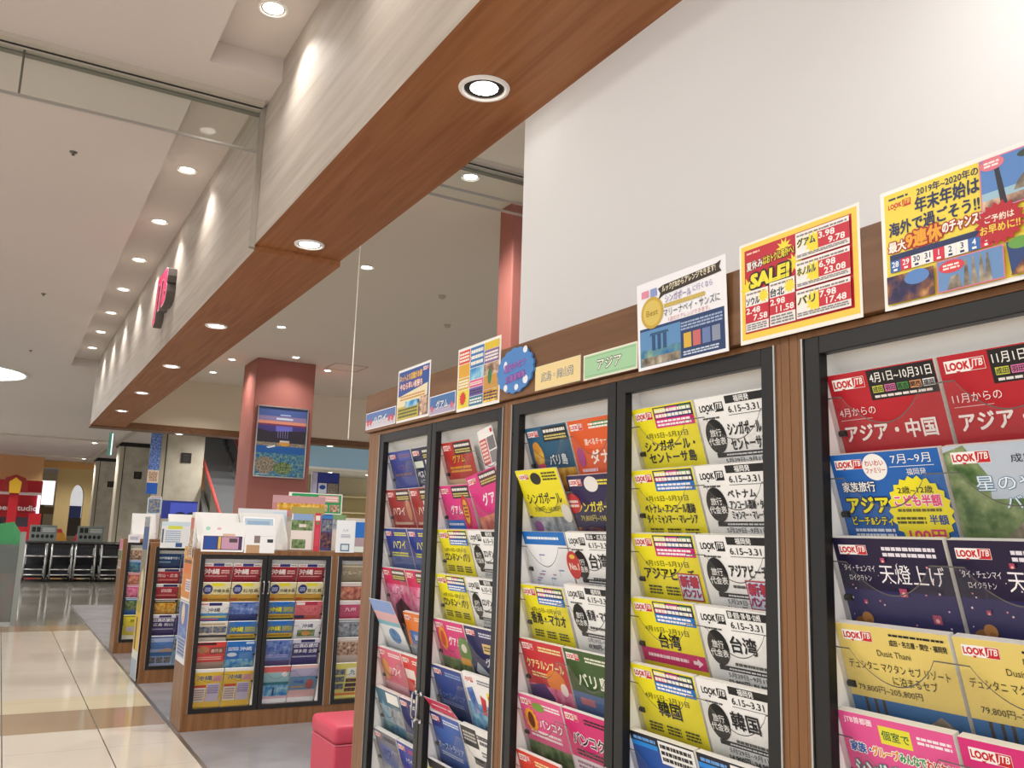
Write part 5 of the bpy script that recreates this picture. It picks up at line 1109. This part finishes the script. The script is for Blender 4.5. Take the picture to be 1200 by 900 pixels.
# store right of the red pillar
c = MB(); c.box(6.0, 12.5, 24.2, 24.4, EYE + 1.74, CEI, mat('#b0dcf8', .6)); c.box(6.0, 12.5, 24.15, 24.45, EYE + 1.70, EYE + 1.76, M_WHITEP); struct(c, 'wall_far_blue')
c = MB(); c.box(6.0, 13, 27.6, 27.8, 0, CEI, mat('#cfc2a2', .7)); c.box(6.0, 13, 24.5, 27.6, EYE + 1.72, EYE + 1.80, mat('#e8e6e0', .7)); struct(c, 'wall_far_store')
for i in range(3):
    downlight(7.2 + i * 1.2, 25.6, EYE + 1.72, .12, 120, ('left', 'middle', 'right')[i] + ' downlight in the store behind the light blue fascia', 'downlights in the far store')
t = thing('store_shelf', 'beige store shelves seen under the light blue fascia', 'shelf', (9.2, 26.9, 0))
k = MB(); k.box(-2.4, 2.4, .3, .36, 0, 2.6, mat('#b8a878')); k.build('back_panel', t)
for z in (.5, 1.0, 1.5, 2.0, 2.5):
    k = MB(); k.box(-2.4, 2.4, -.1, .3, z, z + .04, mat('#d8caa0')); k.build('shelf_board', t)
k = MB(); k.box(-2.44, -2.4, -.1, .36, 0, 2.6, mat('#c8b98c')); k.box(2.4, 2.44, -.1, .36, 0, 2.6, mat('#c8b98c')); k.build('upright', t)
t = thing('photo_stand', 'dark blue display panel with photos behind the green board', 'display', (6.15, 19.0, 0))
p = Print(62, 170, '#2a3580', .05); p.r(1, 1, 12, 169, '#c8c4e0'); p.r(14, 2, 60, 20, '#2c3c98'); p.r(15, 24, 34, 46, '#e0e4ec'); p.e(24.5, 33, 7, 5, '#2f50a8'); p.r(15, 46, 34, 58, '#3a6a48'); p.r(36, 24, 60, 56, '@stone'); p.r(14, 60, 60, 168, '#3440a0')
o = p.mb.build('panel', t); o.location = (0, 0, 1.02)
k = MB(); k.box(-.28, .28, .0, .04, 0, 1.02, mat('#4a4a50')); k.box(-.35, .35, -.15, .2, 0, .03, mat('#4a4a50')); k.build('foot', t)
# shopping trolleys
def trolley(x, y, label):
    t = thing('shopping_trolley', label, 'trolley', (x, y, 0), 0, 'parked shopping trolleys')
    s_ = MB(); A = M_STEEL
    for sx in (-1, 1):
        s_.tube([(sx * .235, -.12, .12), (sx * .228, -.10, .5), (sx * .22, -.02, .86), (sx * .22, .06, .93)], .022, A, 8)
        s_.tube([(sx * .235, -.12, .12), (sx * .24, .3, .14), (sx * .2, .62, .14)], .018, A, 8)
        s_.tube([(sx * .228, -.10, .5), (sx * .22, .55, .5)], .012, A, 6)
    for z, y_ in ((.62, -.09), (.30, -.115), (.17, -.12)): s_.tube([(-.232, y_, z), (.232, y_, z)], .017, A, 8)
    s_.build('side_frame', t, smooth=True)
    h = MB(); h.tube([(-.245, .05, .93), (.245, .05, .93)], .024, M_BLK, 8); h.box(-.2, .2, -.03, .04, .83, .9, M_BLK); h.build('handle', t)
    for z, d in ((.64, 'upper'), (.19, 'lower')):
        b = MB(); b.box(-.215, .215, -.07, .5, z, z + .01, mat('#2c2d33')); b.box(-.215, .215, .49, .5, z, z + .2, mat('#2c2d33'))
        for sx in (-1, 1):
            for i in range(7): b.tube([(sx * .215, -.06 + i * .09, z), (sx * .222, -.06 + i * .09, z + .17)], .004, M_STEEL, 4)
            b.tube([(sx * .222, -.07, z + .17), (sx * .222, .5, z + .17)], .006, M_STEEL, 5)
        for i in range(8): b.tube([(-.2 + i * .057, -.075, z + .01), (-.2 + i * .057, -.07, z + .16)], .0045, mat('#3c3d44'), 4)
        b.build('basket_shelf', t)
    for sx in (-1, 1):
        for y_ in (-.1, .58):
            w = MB(); w.tube([(sx * .235 - .014, y_, .05), (sx * .235 + .014, y_, .05)], .05, M_BLK, 12); w.tube([(sx * .235, y_, .05), (sx * .24, y_, .13)], .012, A, 6); w.build('caster', t)
for i, x in enumerate((.84, 1.42, 1.95, 2.55)):
    trolley(x, 24.9, ('leftmost', 'second', 'third', 'rightmost')[i] + ' black and chrome trolley in the front row at the mall end')
    trolley(x + .05, 25.6, 'black and chrome trolley parked behind the %s front trolley' % ('leftmost', 'second', 'third', 'rightmost')[i])
for x, lb in ((1.02, 'left grey notice board above the shopping trolleys'), (2.16, 'right grey notice board above the shopping trolleys')):
    t = thing('notice_board', lb, 'notice board', (x, 26.6, 0), 0, 'notice boards above the trolleys')
    p = Print(64, 42, '#8d9490', .02); p.r(1, 1, 63, 41, '#7a827e')
    for i in range(2): p.r(5 + i * 11, 5, 14 + i * 11, 18, '#1e2022')
    for i in range(5): p.e(9 + i * 11, 29, 4.2, 5, '#1e2022', 14)
    p.lines(30, 6, 60, 18, 3, '#c8ccc8', 3)
    o = p.mb.build('board', t); o.location = (0, 0, .95)
    k = MB(); k.tube([(-.25, .04, 0), (-.25, .04, 1.3)], .018, M_DARKSTEEL); k.tube([(.25, .04, 0), (.25, .04, 1.3)], .018, M_DARKSTEEL); k.build('post', t)
k = MB(); k.box(.5, 3.1, 26.3, 26.36, .02, .92, mat('#3a3b40', .5)); k.box(.5, 3.1, 26.28, 26.38, .92, .97, M_DARKSTEEL); k.box(.5, .56, 26.28, 26.38, 0, .92, M_DARKSTEEL); k.box(3.04, 3.1, 26.28, 26.38, 0, .92, M_DARKSTEEL)  # dark panel added to stand for the unclear darkness behind the trolleys
tag(k.build('dark_fill_panel'), 'low dark panel closing the trolley bay behind the trolleys', 'panel')
# glass partition with green plastic sheet at the left edge
t = thing('glass_partition', 'glass partition panel standing on the dark floor at left edge', 'glass partition', (-.55, 14.75, 0))
k = MB(); k.box(-.9, .86, -.012, .012, .03, 1.12, M_GLASSG); k.build('glass_pane', t)
k = MB(); k.box(.83, .90, -.03, .03, 0, 1.3, mat('#9aa09c', .35, .4)); k.build('post', t)
k = MB(); k.box(-.9, .86, -.025, .025, 0, .03, M_STEEL); k.build('base_rail', t)
k = MB()
ys = [0, .12, .2]
prof = [(-1.0, 1.30), (-.4, 1.36), (-.05, 1.40), (.18, 1.44), (.27, 1.30), (.32, 1.12)]
for (xa, za), (xb, zb) in zip(prof[:-1], prof[1:]):
    k.poly([(xa, 0, 1.08), (xb, 0, 1.08), (xb, .1, zb), (xa, .1, za)], mat('#4fa46c', .35)); k.poly([(xa, .1, za), (xb, .1, zb), (xb, .5, zb - .12), (xa, .5, za - .12)], mat('#57ad74', .35))
k.poly([(.32, 0, 1.08), (.32, .5, 1.0), (.32, .1, 1.12)], mat('#57ad74', .35))
k.poly([(-1.0, -.02, .86), (.1, -.02, 1.12), (.28, -.02, 1.04), (.28, -.02, .70), (-1.0, -.02, .70)], M_GREENPL)
tag(k.build('plastic_sheet', loc=(0, 14.8, 0)), 'green plastic sheet draped over the glass partition', 'sheet')
# red kiosk storefront
M_KR = mat('#b8202a', .4)
t = thing('storefront_kiosk', 'red storefront with white studio lettering at the far left', 'storefront', (-1.2, 41.0, 0))
k = MB(); k.box(-4, 2.55, 0, .4, 1.62, 3.1, M_KR); k.build('fascia', t)
p = Print(260, 34, '#a81c28', .01); p.t('cyber studio', 252, 17, 30, '#f4e4e2', al='r', w=172, b=.03); o = p.mb.build('sign_panel', t); o.location = (1.24, -.02, 1.78)
k = MB(); k.box(-4, 2.55, 1.4, 1.5, 0, 1.62, mat('#6a6a78')); k.box(.4, 1.2, 1.3, 1.4, .5, 1.5, mat('#2c2c34')); k.box(-1.5, -.2, 1.3, 1.4, .6, 1.4, mat('#38508c')); k.build('back_wall', t)
k = MB(); k.box(2.35, 2.55, -.02, .3, 0, 1.62, mat('#3c3c98')); k.build('corner_post', t)
k = MB(); k.box(2.42, 2.52, -.08, -.03, .25, 2.5, mat('#e8ecff', .4, 0, .3, 2.5)); k.build('light_strip', t)
k = MB(); k.box(-4, 2.55, -.05, 0, 2.5, 2.62, mat('#e8d4d0')); k.build('stripe', t)
t = thing('play_tower', 'red tower with yellow front panel before the red storefront', 'tower', (.33, 37.0, 0))
k = MB(); k.box(-.15, .15, -.15, .15, 0, 2.55, M_KR); k.build('tower_body', t)
k = MB(); k.prism([(-.45, 2.5), (.45, 2.5), (.32, 3.0), (0, 3.12), (-.32, 3.0)], -.3, .3, mat('#8a2020')); k.build('tower_head', t)
k = MB(); k.prism([(-.17, 2.45), (.17, 2.45), (.2, 2.85), (0, 3.02), (-.2, 2.85)], -.33, -.305, mat('#e0b030')); k.build('front_panel', t)
k = MB(); k.box(.55, .95, -.2, .2, 0, 1.75, M_KR); k.box(-1.2, .55, -.15, .2, .7, 1.25, M_KR); k.build('side_block', t)
# beige arcade wall with an arch, shop display behind
c = MB(); ol = [(0, 0), (.85, 0)]
c.box(2.1, 2.72, 46, 46.5, 0, 3.95, mat('#c8b27c', .7)); c.box(3.28, 3.9, 46, 46.5, 0, 3.95, mat('#c8b27c', .7))
arc = [(2.72, 3.95), (2.72, 2.6)] + [(3.0 - .28 * math.cos(PI * i / 12), 2.6 + .62 * math.sin(PI * i / 12)) for i in range(13)] + [(3.28, 3.95)]
for i in range(13 - 1):
    a0, a1 = arc[2 + i], arc[3 + i]; c.poly([(a0[0], 46, a0[1]), (a1[0], 46, a1[1]), (a1[0], 46, 3.95), (a0[0], 46, 3.95)], mat('#c8b27c', .7)); c.poly([(a1[0], 46, a1[1]), (a0[0], 46, a0[1]), (a0[0], 46.5, a0[1]), (a1[0], 46.5, a1[1])], mat('#b09a66', .7))
c.box(1.2, 12, 46, 46.4, 3.95, CEI, mat('#d0a060', .7))
struct(c, 'wall_far_arch')
c = MB(); c.box(-9, 14, 58, 58.2, 0, CEI, mat('#b8a888', .8)); c.box(-9, 1.4, 44, 44.2, 3.1, CEI, mat('#c8a070', .8)); struct(c, 'wall_far_end')
t = thing('far_screen', 'bright white window panel beyond the trolleys', 'panel', (1.85, 50.0, 2.3))
k = MB(); k.box(-.35, .35, 0, .05, 0, 1.2, mat('#f2f4f4', .5, 0, .3, .9)); k.build('lit_panel', t); k = MB(); k.box(-.4, .6, -.02, .3, -.45, -.1, mat('#6a5a40')); k.build('ledge', t)
t = thing('arch_window', 'bright panel seen through the far arch', 'panel', (3.2, 50.0, .8))
k = MB(); k.box(-.5, .6, 0, .05, .9, 3.0, mat('#eef0f2', .5, 0, .3, .45)); k.box(-.5, .6, 0, .05, 0, .9, mat('#4a443c')); k.build('lit_panel', t); k = MB(); k.box(-.4, .3, -.05, -.01, .9, 1.5, mat('#4a5a90')); k.build('poster', t)
k = MB(); k.box(-9, 1.9, 52, 52.2, 0, 3.4, mat('#5a4c3a', .7)); struct(k, 'wall_far_brown')
rnd = random.Random(11)
for i in range(7):
    k = MB(); w = rnd.uniform(.18, .32); h = rnd.uniform(.6, 1.3); cc = ('#e08a2a', '#d86a2a', '#e0a848', '#c84a5a', '#d8d0c0', '#e09030', '#a83a3a')[i]
    k.box(-w, w, -.1, .1, 0, h * .8, mat(cc)); k.prism([(-w * .8, h * .8), (w * .8, h * .8), (w * .5, h), (-w * .5, h)], -.06, .06, mat(cc))
    tag(k.build('display_stack', loc=(0.9 + (i % 4) * .72, 43.5 + (i // 4) * 1.2, 0)), ('orange', 'dark orange', 'amber', 'rose', 'cream', 'tangerine', 'dark red')[i] + ' goods display stacked in the distance behind the trolleys', 'display', 'goods displays far behind the trolleys')
